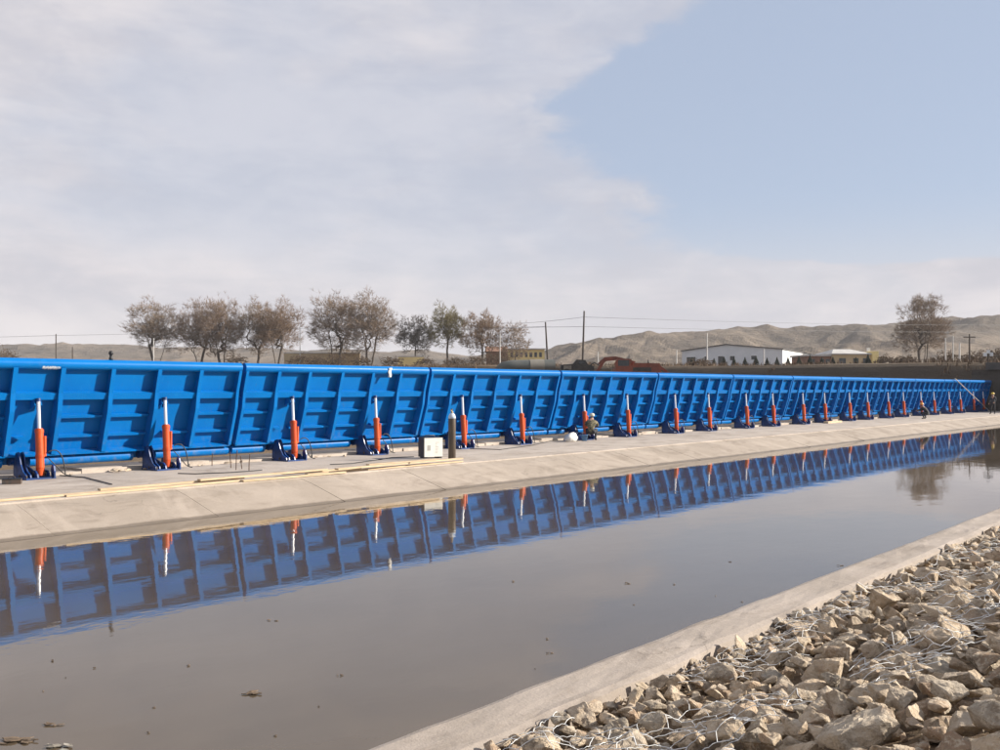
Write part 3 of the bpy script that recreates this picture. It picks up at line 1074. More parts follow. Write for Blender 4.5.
gab = thing('gabion_mattress', 'bed of broken tan stones under wire netting sloping to the kerb', 'gabion', (8, 2.5, 0.3))
inv = Matrix.Translation(-gab.location)
items = []
for (x, y, z, r) in placed:
    q = project((x, y, z))
    score = 0.0
    if q and -20 < q[0] < 1020 and q[1] < 775:
        score = r / q[2]
    items.append((score, x, y, z, r, rg.randrange(len(STONES)), Euler((rg.gauss(0, 0.28), rg.gauss(0, 0.28), rg.uniform(0, 6.28))), rg.uniform(0.92, 1.12)))
items.sort(key=lambda a: -a[0])
bv, bf = [], []
mv, mf = [], []
base_arr = []
for me in STONES:
    base_arr.append(([v.co.copy() for v in me.vertices], [tuple(p.vertices) for p in me.polygons]))
for idx, (score, x, y, z, r, mi, eu, k) in enumerate(items):
    M = Matrix.Translation((x, y, z)) @ eu.to_matrix().to_4x4() @ Matrix.Diagonal((r * k, r * k, r * k * 1.05, 1))
    vs = [M @ c for c in base_arr[mi][0]]
    b = len(bv)
    bv += vs
    bf += [tuple(b + i for i in p) for p in base_arr[mi][1]]
    if idx < 300 and score > 0:
        o = link('stone', STONES_FINE[mi], gab)
        o.matrix_local = inv @ M
    else:
        b = len(mv)
        mv += [inv @ p for p in vs]
        mf += [tuple(b + i for i in p) for p in base_arr[mi][1]]
me = bpy.data.meshes.new('small_stones')
me.from_pydata(mv, [], mf)
me.materials.append(MATS['broken_stone'])
tag(link('small_stones', me, gab), kind='stuff')
# chips and gravel in the gaps and along the kerb
gv, gf = [], []
lowm = base_arr[:8]
for i in range(5200):
    x = rg.uniform(0, 26)
    y = D_KERB0 + 0.02 - abs(rg.gauss(0, 0.16)) if rg.random() < 0.35 else rg.uniform(0.2, D_KERB0)
    r = rg.uniform(0.010, 0.032)
    vs_, fs_ = lowm[i % 8]
    M = Matrix.Translation((x, y, bank_z(x, y) + r * 0.5 + (0.09 if y > D_KERB0 - 0.12 else 0.0) * sstep(D_KERB0 - 0.3, D_KERB0 - 0.05, y) * rg.random())) @ Euler((rg.uniform(0, 6), rg.uniform(0, 6), rg.uniform(0, 6))).to_matrix().to_4x4() @ Matrix.Diagonal((r, r, r, 1))
    b = len(gv)
    gv += [inv @ (M @ c) for c in vs_]
    gf += [tuple(b + q for q in p) for p in fs_]
me = bpy.data.meshes.new('gravel')
me.from_pydata(gv, [], gf)
me.materials.append(MATS['broken_stone'])
tag(link('gravel', me, gab), kind='stuff')

# wire netting: hexagonal double-twist net that hangs over the stones
bvh = BVHTree.FromPolygons(bv, bf)


GC = 0.06
gx = np.arange(0.0, 27.0, GC)
gy = np.arange(0.3, D_KERB0 + 0.2, GC)
hgt = np.zeros((len(gx), len(gy)))
for i_, x_ in enumerate(gx):
    for j_, y_ in enumerate(gy):
        h_ = bvh.ray_cast(Vector((x_, y_, 5)), Vector((0, 0, -1)))
        hgt[i_, j_] = max(h_[0].z if h_[0] is not None else -9, bank_z(x_, y_))
sm = hgt.copy()
for _ in range(7):
    pd = np.pad(sm, 1, mode='edge')
    nb_ = np.stack([pd[1 + a_:1 + a_ + sm.shape[0], 1 + b_:1 + b_ + sm.shape[1]] for a_ in (-1, 0, 1) for b_ in (-1, 0, 1)])
    sm = np.maximum(hgt, nb_.mean(0))


def net_z(x, y):
    i_ = min(max((x - gx[0]) / GC, 0), len(gx) - 1.001)
    j_ = min(max((y - gy[0]) / GC, 0), len(gy) - 1.001)
    a_, b_ = int(i_), int(j_)
    u_, v_ = i_ - a_, j_ - b_
    return (sm[a_, b_] * (1 - u_) * (1 - v_) + sm[a_ + 1, b_] * u_ * (1 - v_) + sm[a_, b_ + 1] * (1 - u_) * v_ + sm[a_ + 1, b_ + 1] * u_ * v_) + 0.022


HX, HY = 0.21, 0.15
nodes = {}


def node(ix, iy, half):
    key = (ix, iy, half)
    if key not in nodes:
        jx = noise.noise(Vector((ix * 0.37, iy * 0.41, half))) * 0.11
        jy = noise.noise(Vector((ix * 0.43, iy * 0.39, half + 7))) * 0.11
        x = ix * HX + (HX * 0.5 if iy % 2 else 0) + jx
        y = iy * HY + (0.028 if half else -0.028) + jy + 0.05 * math.sin(x * 1.3)
        nodes[key] = Vector((x, y, net_z(x, y)))
    return nodes[key]


wmesh = MB()
for iy in range(7, int(D_KERB0 / HY)):
    for ix in range(10, 118):
        xx, yy = ix * HX, iy * HY
        # netting is torn and buried in places
        if noise.noise(Vector((xx * 0.55, yy * 0.8, 9.0))) < -0.06:
            continue
        if yy < 1.9 and noise.noise(Vector((xx * 0.4, yy, 2.0))) < 0.1:
            continue
        a, b = node(ix, iy, 0), node(ix, iy, 1)
        wmesh.tube([a, b], 0.0036, 4, cap=False)
        up = (ix - 1 if not iy % 2 else ix, iy + 1)
        for cx in (up[0], up[0] + 1):
            c = node(cx, iy + 1, 0)
            mid = (b + c) / 2
            h = net_z(mid.x, mid.y)
            mid.z = max(mid.z, h)
            mid += Vector((noise.noise(mid * 9.0), noise.noise(mid * 9.0 + Vector((5, 0, 0))), 0.6 * noise.noise(mid * 7.0))) * 0.018
            wmesh.tube([b, b.lerp(mid, 0.5) + Vector((0, 0, 0.008)), mid, mid.lerp(c, 0.5) + Vector((0, 0, 0.006)), c], 0.0027, 4, cap=False)
wmesh.v = [tuple(inv @ Vector(p)) for p in wmesh.v]
tag(wmesh.build('wire_netting', 'galvanized', gab), kind='stuff')

# ------------------------------------------------------------------ gas cylinder, welding machine and other site things
p = on_level(452, 459.5, WALK)
t = thing('gas_cylinder', 'tall brown grey gas cylinder standing upright on the walkway edge', 'gas cylinder', (p.x, p.y, WALK + 0.002))
MB().lathe([(0.09, 0.0), (0.112, 0.01), (0.112, 1.22), (0.108, 1.27), (0.092, 1.325), (0.06, 1.37), (0.042, 1.385)], n=22).build('bottle', 'cylinder_grey', t)
MB().lathe([(0.1135, 1.225), (0.1095, 1.272), (0.0935, 1.327), (0.0615, 1.372), (0.044, 1.387)], n=22).build('shoulder', 'scuff', t)
MB().lathe([(0.038, 1.385), (0.038, 1.43), (0.02, 1.432), (0.02, 1.49)], n=12).build('valve', 'brass', t)
MB().tube([(0, 0, 1.47), (-0.075, -0.02, 1.47)], 0.016, 8).build('valve_outlet', 'brass', t)
MB().tube([(0, 0, 1.49), (0, 0, 1.515)], 0.032, 10).build('hand_wheel', 'steel_dark', t)

p = on_level(431, 458, WALK)
t = thing('welding_machine', 'boxy welding machine with white side and black front on the walkway', 'welding machine', (p.x, p.y, WALK + 0.002), R(-22))
bx = MB().box((-0.30, -0.20, 0.05), (0.30, 0.20, 0.62)).build('casing', 'welder_white', t)
MB().box((-0.335, -0.205, 0.04), (-0.302, 0.205, 0.63)).build('front_panel', 'welder_black', t)
MB().box((-0.30, -0.19, 0.622), (0.30, 0.19, 0.634)).build('lid', 'welder_black', t)
MB().tube([(-0.22, 0, 0.63), (-0.20, 0, 0.69), (0.10, 0, 0.69), (0.12, 0, 0.63)], 0.016, 8).build('handle', 'welder_black', t)
for s in (-0.24, 0.24):
    MB().box((s - 0.04, -0.19, 0.0), (s + 0.04, 0.19, 0.049)).build('foot', 'welder_black', t)
pr = MB()
rgp = random.Random(3)
for i in range(8):
    w = rgp.uniform(0.05, 0.13)
    pr.box((0.06, -0.2035, 0.16 + i * 0.045), (0.06 + w, -0.2005, 0.172 + i * 0.045))
pr.build('printed_lines', 'print_grey', t)
MB().box((-0.20, -0.204, 0.24), (-0.10, -0.2005, 0.40)).build('rating_plate', 'print_grey', t)

# loose planks along the crest
PLK = [(8.6, 18.62, 4.0, 0.6), (9.4, 18.86, 3.4, -0.8), (11.6, 18.70, 3.6, 0.7), (12.6, 18.55, 3.0, -0.3), (14.6, 18.78, 4.0, 0.4), (15.4, 18.60, 2.6, 1.4), (16.5, 18.72, 3.6, -0.4), (14.0, 18.95, 2.4, -2.0), (17.9, 18.62, 2.2, 2.0), (7.2, 18.82, 3.2, 0.2), (10.2, 19.15, 2.8, 1.2), (16.8, 19.02, 2.6, -1.2)]
WHR = ['at the left picture edge, lowest', 'near the left edge, upper', 'below the second jack, lower', 'overhanging the slope below the second jack', 'left of the third jack', 'short, crossing under others left of the third jack',
       'below the third jack', 'short, set back left of the third jack', 'short, nearest the welding machine', 'running out past the left edge', 'set back below the nearest jack', 'set back below the third jack']
for i, (xx, yy, ln, rot) in enumerate(PLK):
    lev = WALK + 0.004 + 0.042 * (i % 3) * (1 if i in (1, 2, 5, 7, 8, 11) else 0)
    pk = MB().box((0, -0.055 - 0.01 * (i % 2), 0), (ln, 0.055 + 0.012 * (i % 3), 0.038)).build('wooden_plank', 'plank_wood')
    pk.location = (xx, yy, lev)
    pk.rotation_euler = (0, 0, R(rot))
    tag(pk, 'loose sawn plank on the walkway edge, %s' % WHR[i], 'plank', 'loose planks along the walkway edge')

# small dark toolbox left of the first jack
p = on_level(12, 484, WALK)
t = thing('toolbox', 'small dark toolbox on the walkway left of the nearest jack', 'toolbox', (p.x, p.y, WALK + 0.002), R(-30))
MB().box((-0.19, -0.10, 0), (0.19, 0.10, 0.10)).build('case', 'steel_dark', t)
MB().box((-0.195, -0.105, 0.102), (0.195, 0.105, 0.125)).build('lid', 'welder_black', t)
MB().tube([(-0.07, 0, 0.125), (-0.06, 0, 0.16), (0.06, 0, 0.16), (0.07, 0, 0.125)], 0.008, 6).build('handle', 'steel_dark', t)


def cable(pxs, name, label, r=0.013, mat='rubber', seed=1):
    rgc = random.Random(seed)
    pts = [on_level(a, b, WALK) for a, b in pxs]
    out = []
    for a, b in zip(pts, pts[1:]):
        nseg = max(2, int((b - a).length / 0.25))
        for i in range(nseg):
            q = a.lerp(b, i / nseg)
            w = 0.05 * noise.noise(Vector((q.x * 1.3, q.y * 1.3, seed)))
            out.append(Vector((q.x, q.y + w, WALK + r + 0.003)))
    out.append(Vector((pts[-1].x, pts[-1].y, WALK + r + 0.003)))
    return tag(MB().tube(out, r, 6).build(name, mat), label, 'cable')


cable([(60, 476), (85, 478), (112, 485)], 'power_cable', 'short black cable on the walkway right of the nearest jack', seed=1)
cable([(178, 474), (196, 474.5), (232, 473), (262, 470.5)], 'power_cable', 'black cable on the walkway between second and third jack', seed=2)
cable([(330, 465), (352, 464), (392, 458), (414, 457)], 'power_cable', 'black cable leading to the welding machine from the left', seed=3)
cable([(470, 449), (500, 450), (530, 446), (552, 441)], 'power_cable', 'black cable on the walkway right of the gas cylinder', seed=4)
cable([(590, 436), (640, 434), (690, 430)], 'power_cable', 'black cable on the walkway right of the crouching worker', seed=5)
cable([(700, 428), (745, 425.5), (790, 423)], 'power_cable', 'far black cable on the walkway beyond the middle jacks', seed=6, r=0.02)

# starter bars that stick out of the concrete near the joint of the first two panels
for i, (px, py, h, ln) in enumerate([(212, 466, 0.34, 0.02), (231, 468, 0.42, -0.03), (236, 470, 0.52, 0.04), (242, 469, 0.36, -0.05), (249, 471, 0.44, 0.03)]):
    p = on_level(px, py, WALK)
    o = MB().tube([(0, 0, -0.02), (ln * 0.4, 0.01, h * 0.5), (ln, 0, h)], 0.012, 6).build('steel_bar', 'rust_bar')
    o.location = (p.x, p.y, WALK)
    tag(o, 'rusty starter bar, %s from left, under the first gate joint' % ORD[i], 'steel bar', 'starter bars under the gate joint')

# broken grout lumps and boards lying under the gate
rgl = random.Random(12)
DB = [(98, 470), (128, 468), (206, 462), (345, 452), (365, 451), (400, 447), (484, 441), (496, 440), (545, 437), (612, 434), (600, 435), (648, 431), (735, 426), (778, 423)]
for _ in range(26):
    px_ = rgl.uniform(60, 800)
    DB.append((px_, HOR + 92 - (px_ - 40) * 0.0716 - rgl.uniform(1.5, 6)))
for i, (px, py) in enumerate(DB):
    p = on_level(px, py, WALK)
    r = rgl.uniform(0.07, 0.16) if i < 14 else rgl.uniform(0.04, 0.09)
    o = link('rubble_lump', STONES[i % len(STONES)])
    o.location = (p.x, min(p.y, 23.2), WALK + r * 0.42)
    o.scale = (r * 1.3, r, r * 0.7)
    o.rotation_euler = (0, 0, rgl.uniform(0, 6))
    tag(o, 'lump of broken grout on the walkway close under the blue gate', 'rubble', 'grout lumps lying under the gate')
o = MB().box((-0.9, -0.12, 0), (0.9, 0.12, 0.06)).build('timber_block', 'plank_wood')
p = on_level(700, 429.5, WALK)
o.location = (p.x, p.y, WALK + 0.003)
o.rotation_euler = (0, 0, R(3))
tag(o, 'pale flat timber lying at the foot of the middle jacks', 'timber')
o = MB().box((-1.1, -0.14, 0), (1.1, 0.14, 0.12)).build('timber_block', 'plank_wood')
p = on_level(833, 423, WALK)
o.location = (p.x, p.y, WALK + 0.003)
tag(o, 'far pale timber on the walkway under the blue gate', 'timber')

# white rag on the second panel's top tube, small black fitting on the nearest panel
p = top_tube_pt(387)
rag = MB()
for i in range(7):
    s = i / 6
    rag.v += [(-0.07 + 0.02 * math.sin(i * 1.7), -0.138 - 0.012 * math.sin(i * 2.1), 0.08 - 0.30 * s), (0.07 - 0.03 * s, -0.140 - 0.02 * math.cos(i * 1.3), 0.08 - 0.30 * s)]
b = len(rag.v)
rag.v += [(x, y - 0.012, z) for x, y, z in rag.v]
for i in range(6):
    a = 2 * i
    rag.f += [[a, a + 1, a + 3, a + 2], [b + a, b + a + 2, b + a + 3, b + a + 1], [a, a + 2, b + a + 2, b + a], [a + 1, b + a + 1, b + a + 3, a + 3]]
rag.f += [[0, b, b + 1, 1], [12, 13, b + 13, b + 12]]
rag.s = [True] * len(rag.f)
rag.mi = [0] * len(rag.f)
o = rag.build('rag', 'sack_white')
o.location = (p.x, p.y, p.z)
tag(o, 'pale rag hanging on the top tube above the fourth jack', 'rag')
p = top_tube_pt(111)
o = MB().lathe([(0.05, 0), (0.05, 0.06), (0.035, 0.07), (0.035, 0.13), (0.055, 0.14), (0.055, 0.2), (0.03, 0.23)], n=12).build('vent_cap', 'rubber')
o.location = (p.x, p.y, p.z + 0.133)
tag(o, 'small black cap standing on the nearest panel top tube', 'cap')

# ------------------------------------------------------------------ floating scraps
rgf = random.Random(5)
FL = [(0.4 * a, 500 + 0.4 * b) for a, b in ((130, 403), (195, 383), (98, 480), (158, 445), (295, 443), (238, 421), (370, 583), (335, 605), (380, 520), (690, 302), (915, 293), (800, 517), (475, 415), (640, 557), (685, 590), (850, 440), (130, 562))] + \
     [(400 + 0.32 * a, 580 + 0.32 * b) for a, b in ((350, 5), (710, 12), (805, 28), (728, 78), (460, 185), (575, 168), (470, 228), (425, 278), (508, 207), (855, 14), (990, 50), (615, 240))] + \
     [(730, 562), (840, 566), (707, 568), (742, 602)]


def scrap(px, py, wpx, nb, name, label, mat='leaf_litter', group=None):
    c = on_level(px, py, 0.0)
    dep = c.xy.dot(FWD.xy)
    half = wpx / 2 * dep / FPX
    m = MB()
    for i in range(nb):
        a = rgf.gauss(0, 0.5) * half
        b2 = rgf.gauss(0, 0.22) * half
        l = half * rgf.uniform(0.25, 0.6)
        w = l * rgf.uniform(0.25, 0.5)
        an = rgf.uniform(-0.6, 0.6)
        M = Matrix.Translation((c.x + a * st + b2 * ct, c.y - a * ct + b2 * st, 0.003 + 0.003 * (i % 4))) @ Matrix.Rotation(an - (math.pi / 2 - TH), 4, 'Z')
        pts = [(-l, 0), (-l * 0.5, w * 0.8), (l * 0.3, w), (l, 0.1 * w), (l * 0.4, -w * 0.8), (-l * 0.4, -w)]
        n0 = len(m.v)
        lo = [M @ Vector((q[0], q[1], 0)) for q in pts]
        hi = [M @ Vector((q[0] * 0.9, q[1] * 0.9, 0.002 + rgf.uniform(0, 0.006))) for q in pts]
        m._add(lo + hi, [(5, 4, 3, 2, 1, 0), (6, 7, 8, 9, 10, 11)] + [(q, (q + 1) % 6, 6 + (q + 1) % 6, 6 + q) for q in range(6)])
    return tag(m.build(name, mat), label, 'floating scrap', group)


FL = [q for i, q in enumerate(FL) if i % 3 != 1]
for i, (px, py) in enumerate(FL):
    scrap(px, py, rgf.uniform(4, 9), rgf.choice((1, 1, 2, 3)), 'floating_scrap', 'small dark scrap of leaf or twig floating on the muddy water', group='small scraps floating on the water')
scrap(252, 694, 21, 9, 'floating_scrap', 'clump of dead leaves afloat in the middle foreground water')
scrap(52, 725, 20, 5, 'floating_scrap', 'leaf scraps afloat near the bottom left corner')
scrap(16, 741, 30, 16, 'floating_scrap', 'widest raft of brown leaves afloat in the bottom left corner')
scrap(60, 747, 24, 9, 'floating_scrap', 'pale lump of scum at the bottom edge of the water', mat='foam_scum')

# ------------------------------------------------------------------ people
def person(name, label, loc, rz, J, mats, hat, group='workers at the gate', hat_kind='helmet'):
    """J: joints; one continuous skinned body, coloured by region; hat a child"""
    V, E, Rd, reg = [], [], [], []

    def v(p, r, q, link_to=None):
        V.append(Vector(p))
        Rd.append(r)
        reg.append(q)
        if link_to is not None:
            E.append((link_to, len(V) - 1))
        return len(V) - 1
    pel = v(J['pelvis'], 0.135, 'leg')
    wa = v(J['waist'], 0.135, 'top', pel)
    ch = v(J['chest'], 0.155, 'top', wa)
    nk = v(J['neck'], 0.062, 'skin', ch)
    h0 = v(J['head'] - Vector((0, 0, 0.03)), 0.082, 'skin', nk)
    h1 = v(J['head'] + Vector((0, 0, 0.06)), 0.098, 'hair', h0)
    nose = v(J['head'] + J['face'] * 0.105 + Vector((0, 0, -0.02)), 0.016, 'skin', h0)
    for s in ('l', 'r'):
        sh = v(J['sh_' + s], 0.078, 'top', ch)
        eb = v(J['el_' + s], 0.052, 'top', sh)
        wr = v(J['wr_' + s], 0.036, 'top', eb)
        dr = (J['wr_' + s] - J['el_' + s]).normalized()
        sd = dr.orthogonal().normalized()
        pm = v(J['wr_' + s] + dr * 0.07, 0.034, 'skin', wr)
        for k, (off, ln) in enumerate(((-0.032, 0.06), (-0.011, 0.075), (0.011, 0.07), (0.032, 0.055))):
            f1 = v(J['wr_' + s] + dr * (0.07 + ln * 0.55) + sd * off, 0.010, 'skin', pm)
            v(J['wr_' + s] + dr * (0.06 + ln) + sd * off + Vector((0, 0, -0.02)), 0.008, 'skin', f1)
        tb = v(J['wr_' + s] + dr * 0.05 + sd * 0.05, 0.010, 'skin', pm)
        v(J['wr_' + s] + dr * 0.085 + sd * 0.062, 0.009, 'skin', tb)
        hp = v(J['hip_' + s], 0.095, 'leg', pel)
        kn = v(J['kn_' + s], 0.066, 'leg', hp)
        an = v(J['an_' + s], 0.045, 'leg', kn)
        fd = J['foot_' + s]
        v(J['an_' + s] + fd * 0.06 + Vector((0, 0, -0.045)), 0.045, 'shoe', an)
        v(J['an_' + s] + fd * 0.17 + Vector((0, 0, -0.055)), 0.036, 'shoe', len(V) - 1)
    me = bpy.data.meshes.new(name)
    me.from_pydata([tuple(p) for p in V], E, [])
    tmp = bpy.data.objects.new(name + '_tmp', me)
    C.objects.link(tmp)
    sk = tmp.modifiers.new('s', 'SKIN')
    sk.use_smooth_shade = True
    if not me.skin_vertices:
        pass
    for i, sv in enumerate(me.skin_vertices[0].data):
        sv.radius = (Rd[i], Rd[i])
        sv.use_root = (i == 0)
    sb = tmp.modifiers.new('u', 'SUBSURF')
    sb.levels = sb.render_levels = 1
    dg = bpy.context.evaluated_depsgraph_get()
    body = bpy.data.meshes.new_from_object(tmp.evaluated_get(dg))
    bpy.data.objects.remove(tmp)
    order = ['top', 'leg', 'skin', 'hair', 'shoe']
    for q in order:
        body.materials.append(MATS[mats[q]])
    segs = [(V[a], V[b], reg[b]) for a, b in E]
    for pl in body.polygons:
        c = pl.center
        best = None
        for a, b, q in segs:
            ab_ = b - a
            t_ = max(0, min(1, (c - a).dot(ab_) / max(ab_.length_squared, 1e-9)))
            dd = (c - (a + ab_ * t_)).length
            if best is None or dd < best[0]:
                best = (dd, q)
        pl.material_index = order.index(best[1])
        pl.use_smooth = True
    t = thing(name, label, 'person', loc, rz, group)
    o = link('body', body, t)
    hd = J['head'] + Vector((0, 0, 0.075))
    hh = MB()
    if hat_kind == 'helmet':
        hh.lathe([(0.150, -0.008), (0.152, 0.004), (0.122, 0.012), (0.118, 0.05), (0.098, 0.095), (0.06, 0.122), (0.015, 0.13)], hd, 18)
    else:
        hh.lathe([(0.108, -0.02), (0.116, 0.03), (0.105, 0.07), (0.07, 0.10), (0.01, 0.105)], hd, 16)
        f = J['face']
        sd = Vector((-f.y, f.x, 0))
        pts = [hd + sd * 0.09 + f * 0.06, hd + sd * 0.06 + f * 0.17, hd - sd * 0.06 + f * 0.17, hd - sd * 0.09 + f * 0.06]
        hh._add([q + Vector((0, 0, 0.0)) for q in pts] + [q + Vector((0, 0, 0.012)) for q in pts], [(3, 2, 1, 0), (4, 5, 6, 7), (0, 1, 5, 4), (1, 2, 6, 5), (2, 3, 7, 6), (3, 0, 4, 7)])
    hh.build('hard_hat' if hat_kind == 'helmet' else 'cap', hat, t)
    return t


def VV(**kw):
    return {k: Vector(v) for k, v in kw.items()}


# local frame: the person faces +y
stand = VV(pelvis=(0, 0, 0.92), waist=(0, 0.0, 1.08), chest=(0, 0.0, 1.30), neck=(0, 0.01, 1.47), head=(0, 0.03, 1.58), face=(0, 1, 0),
           sh_l=(-0.19, 0, 1.38), el_l=(-0.25, 0.04, 1.12), wr_l=(-0.22, 0.22, 0.98), sh_r=(0.19, 0, 1.38), el_r=(0.26, 0.0, 1.12), wr_r=(0.25, 0.13, 0.90),
           hip_l=(-0.10, 0, 0.86), kn_l=(-0.13, 0.03, 0.48), an_l=(-0.14, -0.03, 0.10), foot_l=(-0.15, 0.98, 0), hip_r=(0.10, 0, 0.86), kn_r=(0.13, 0.08, 0.48), an_r=(0.14, 0.06, 0.10), foot_r=(0.15, 0.98, 0))
crouch = VV(pelvis=(0, -0.18, 0.36), waist=(0, -0.08, 0.52), chest=(0, 0.08, 0.70), neck=(0, 0.19, 0.84), head=(0, 0.26, 0.93), face=(0, 0.98, -0.2),
            sh_l=(-0.19, 0.10, 0.76), el_l=(-0.24, 0.34, 0.62), wr_l=(-0.12, 0.54, 0.58), sh_r=(0.19, 0.10, 0.76), el_r=(0.25, 0.32, 0.60), wr_r=(0.12, 0.52, 0.55),
            hip_l=(-0.11, -0.16, 0.34), kn_l=(-0.20, 0.22, 0.48), an_l=(-0.16, 0.02, 0.10), foot_l=(-0.2, 0.97, 0), hip_r=(0.11, -0.16, 0.34), kn_r=(0.20, 0.24, 0.46), an_r=(0.16, 0.04, 0.10), foot_r=(0.2, 0.97, 0))

p = on_level(577.5, 440.0, WALK)
person('person', 'worker in camouflage jacket and pale cap crouching beside a jack', (p.x, min(p.y, 22.35), WALK), R(-60), crouch,
       dict(top='cloth_camo', leg='cloth_dark', skin='skin', hair='hair', shoe='cloth_dark'), 'cap_cream', hat_kind='cap')
p = on_level(925.5, 419.0, WALK)
person('person', 'worker in black clothes and orange hard hat crouching by the far jacks', (p.x, p.y, WALK), R(-8), crouch,
       dict(top='cloth_dark', leg='cloth_dark', skin='skin', hair='hair', shoe='cloth_dark'), 'helmet_orange')
p = on_level(993.0, 414.2, WALK)
person('person', 'worker in dark grey jacket and yellow hard hat standing by the abutment', (p.x, p.y, WALK), R(75), stand,
       dict(top='cloth_grey', leg='cloth_dark', skin='skin', hair='hair', shoe='cloth_dark'), 'helmet_yellow')

# white sack and blue bucket beside the crouching worker
p = on_level(571, 441.5, WALK)
bm = bmesh.new()
bmesh.ops.create_icosphere(bm, subdivisions=3, radius=1)
for vv in bm.verts:
    c = vv.co
    n_ = 1 + 0.16 * noise.noise(c * 1.6) + 0.07 * noise.noise(c * 5)
    vv.co = Vector((c.x * 0.33 * n_, c.y * 0.22 * n_, max(-0.13, c.z * 0.22 * n_ + 0.06 * c.x)))
for f in bm.faces:
    f.smooth = True
me = bpy.data.meshes.new('sack')
bm.to_mesh(me)
bm.free()
me.materials.append(MATS['sack_white'])
o = link('sack', me)
o.location = (p.x, p.y, WALK + 0.135)
tag(o, 'slumped white sack on the ground left of the crouching worker', 'sack')
p = on_level(584.5, 441.0, WALK)
t = thing('bucket', 'small pale blue bucket at the foot of the jack beside the crouching worker', 'bucket', (p.x, p.y, WALK + 0.002))
MB().lathe([(0.10, 0.0), (0.135, 0.24), (0.142, 0.24), (0.142, 0.26), (0.125, 0.26), (0.094, 0.02)], n=16).build('pail', 'cloth_blue', t)
hp = [Vector((0.135 * math.cos(a), 0.02, 0.25 + 0.10 * math.sin(a))) for a in np.linspace(0, math.pi, 9)]
MB().tube(hp, 0.006, 5).build('bail_handle', 'steel_dark', t)

# long pole leaning on the far end of the gate
a = on_row(955.0, 22.62, 3.36)
b = on_level(989.5, 411.5, WALK)
dv = (b - a)
o = MB().tube([(0, 0, 0), dv * 0.45, dv], [0.038, 0.036, 0.034], 10).build('leaning_pole', 'galvanized_dull')
o.location = a + Vector((0, 0, 0.02))
tag(o, 'long pale pole leaning from the gate top down to the walkway by the abutment', 'pole')

# ------------------------------------------------------------------ trees
def gen_tree(seed, stems, npts, cz, rz_, rxy, fork, ntw=3):
    """branch skeleton of a tree of height about 1: crown points joined to their nearest inner neighbour"""
    rs = np.random.RandomState(seed)
    lob = Vector((seed * 1.7, seed * 0.9, 3.0))
    nodes_, par, lev0 = [], [], []
    for s_i in range(stems):
        an = 6.283 * s_i / stems + rs.uniform(-0.5, 0.5)
        out = (0.03 if stems > 1 else 0.0)
        x_, y_ = out * math.cos(an), out * math.sin(an)
        prev = -1
        zt_ = cz - rz_ * 0.25
        nst = 7
        for q in range(nst):
            f_ = q / (nst - 1)
            w_ = fork * f_ ** 1.3 * (1.0 if stems > 1 else 0.25)
            nodes_.append((x_ + w_ * math.cos(an) + rs.normal(0, 0.006), y_ + w_ * math.sin(an) + rs.normal(0, 0.006), zt_ * f_))
            par.append(prev)
            lev0.append(True)
            prev = len(nodes_) - 1
    pts_ = []
    while len(pts_) < npts:
        v_ = rs.normal(0, 1, 3)
        v_ /= np.linalg.norm(v_)
        r_ = rs.uniform(0, 1) ** 0.42
        k_ = 1.0 + 0.62 * noise.noise(Vector(v_) * 1.9 + lob) + 0.26 * noise.noise(Vector(v_) * 5.0 + lob)
        p_ = np.array([v_[0] * rxy, v_[1] * rxy, v_[2] * rz_ * (1.0 if v_[2] > 0 else 0.9)]) * r_ * k_
        dens = noise.noise(Vector(p_) * 6.0 + lob)
        if dens < -0.12:
            continue
        pts_.append(p_ + np.array([0, 0, cz]))
    pts_ = np.array(pts_)
    org = np.array([0, 0, cz - rz_ * 0.8])
    order_ = np.argsort(np.linalg.norm((pts_ - org) * np.array([1, 1, 0.8]), axis=1))
    P_ = np.zeros((len(nodes_) + npts, 3))
    P_[:len(nodes_)] = nodes_
    n_ = len(nodes_)
    for i_ in order_:
        p_ = pts_[i_]
        df = P_[:n_] - p_
        dist = (df ** 2).sum(1) + 0.02 * np.maximum(df[:, 2], 0)
        dist[:stems * 2] += 1.0
        par.append(int(np.argmin(dist)))
        lev0.append(False)
        P_[n_] = p_
        n_ += 1
    load = np.ones(n_)
    for i_ in range(n_ - 1, -1, -1):
        if par[i_] >= 0:
            load[par[i_]] += load[i_]
    segs = []
    rad_ = 0.00052 * load ** 0.47
    for i_ in range(n_):
        if par[i_] < 0:
            continue
        a_, b_ = Vector(P_[par[i_]]), Vector(P_[i_])
        big = load[i_] > npts * 0.03
        segs.append((a_, b_, min(rad_[par[i_]], rad_[i_] * 1.5), rad_[i_], 0 if (lev0[i_] or big) else 3))
        if load[i_] < 14 and not lev0[i_]:
            d0 = (b_ - a_).normalized()
            rad_out = Vector((b_.x, b_.y, (b_.z - org[2]) * 0.9)).normalized()
            for _ in range(ntw + 4):
                d1 = (d0 * 0.5 + rad_out * 0.7 + Vector(rs.normal(0, 0.55, 3))).normalized()
                segs.append((b_, b_ + d1 * rs.uniform(0.03, 0.075), 0.0007, 0.0004, 5))
    zmax = np.percentile([q[1].z for q in segs], 99.7)
    xs_ = np.array([q[1].x for q in segs])
    return segs, zmax, np.percentile(xs_, 98.8) - np.percentile(xs_, 1.2)


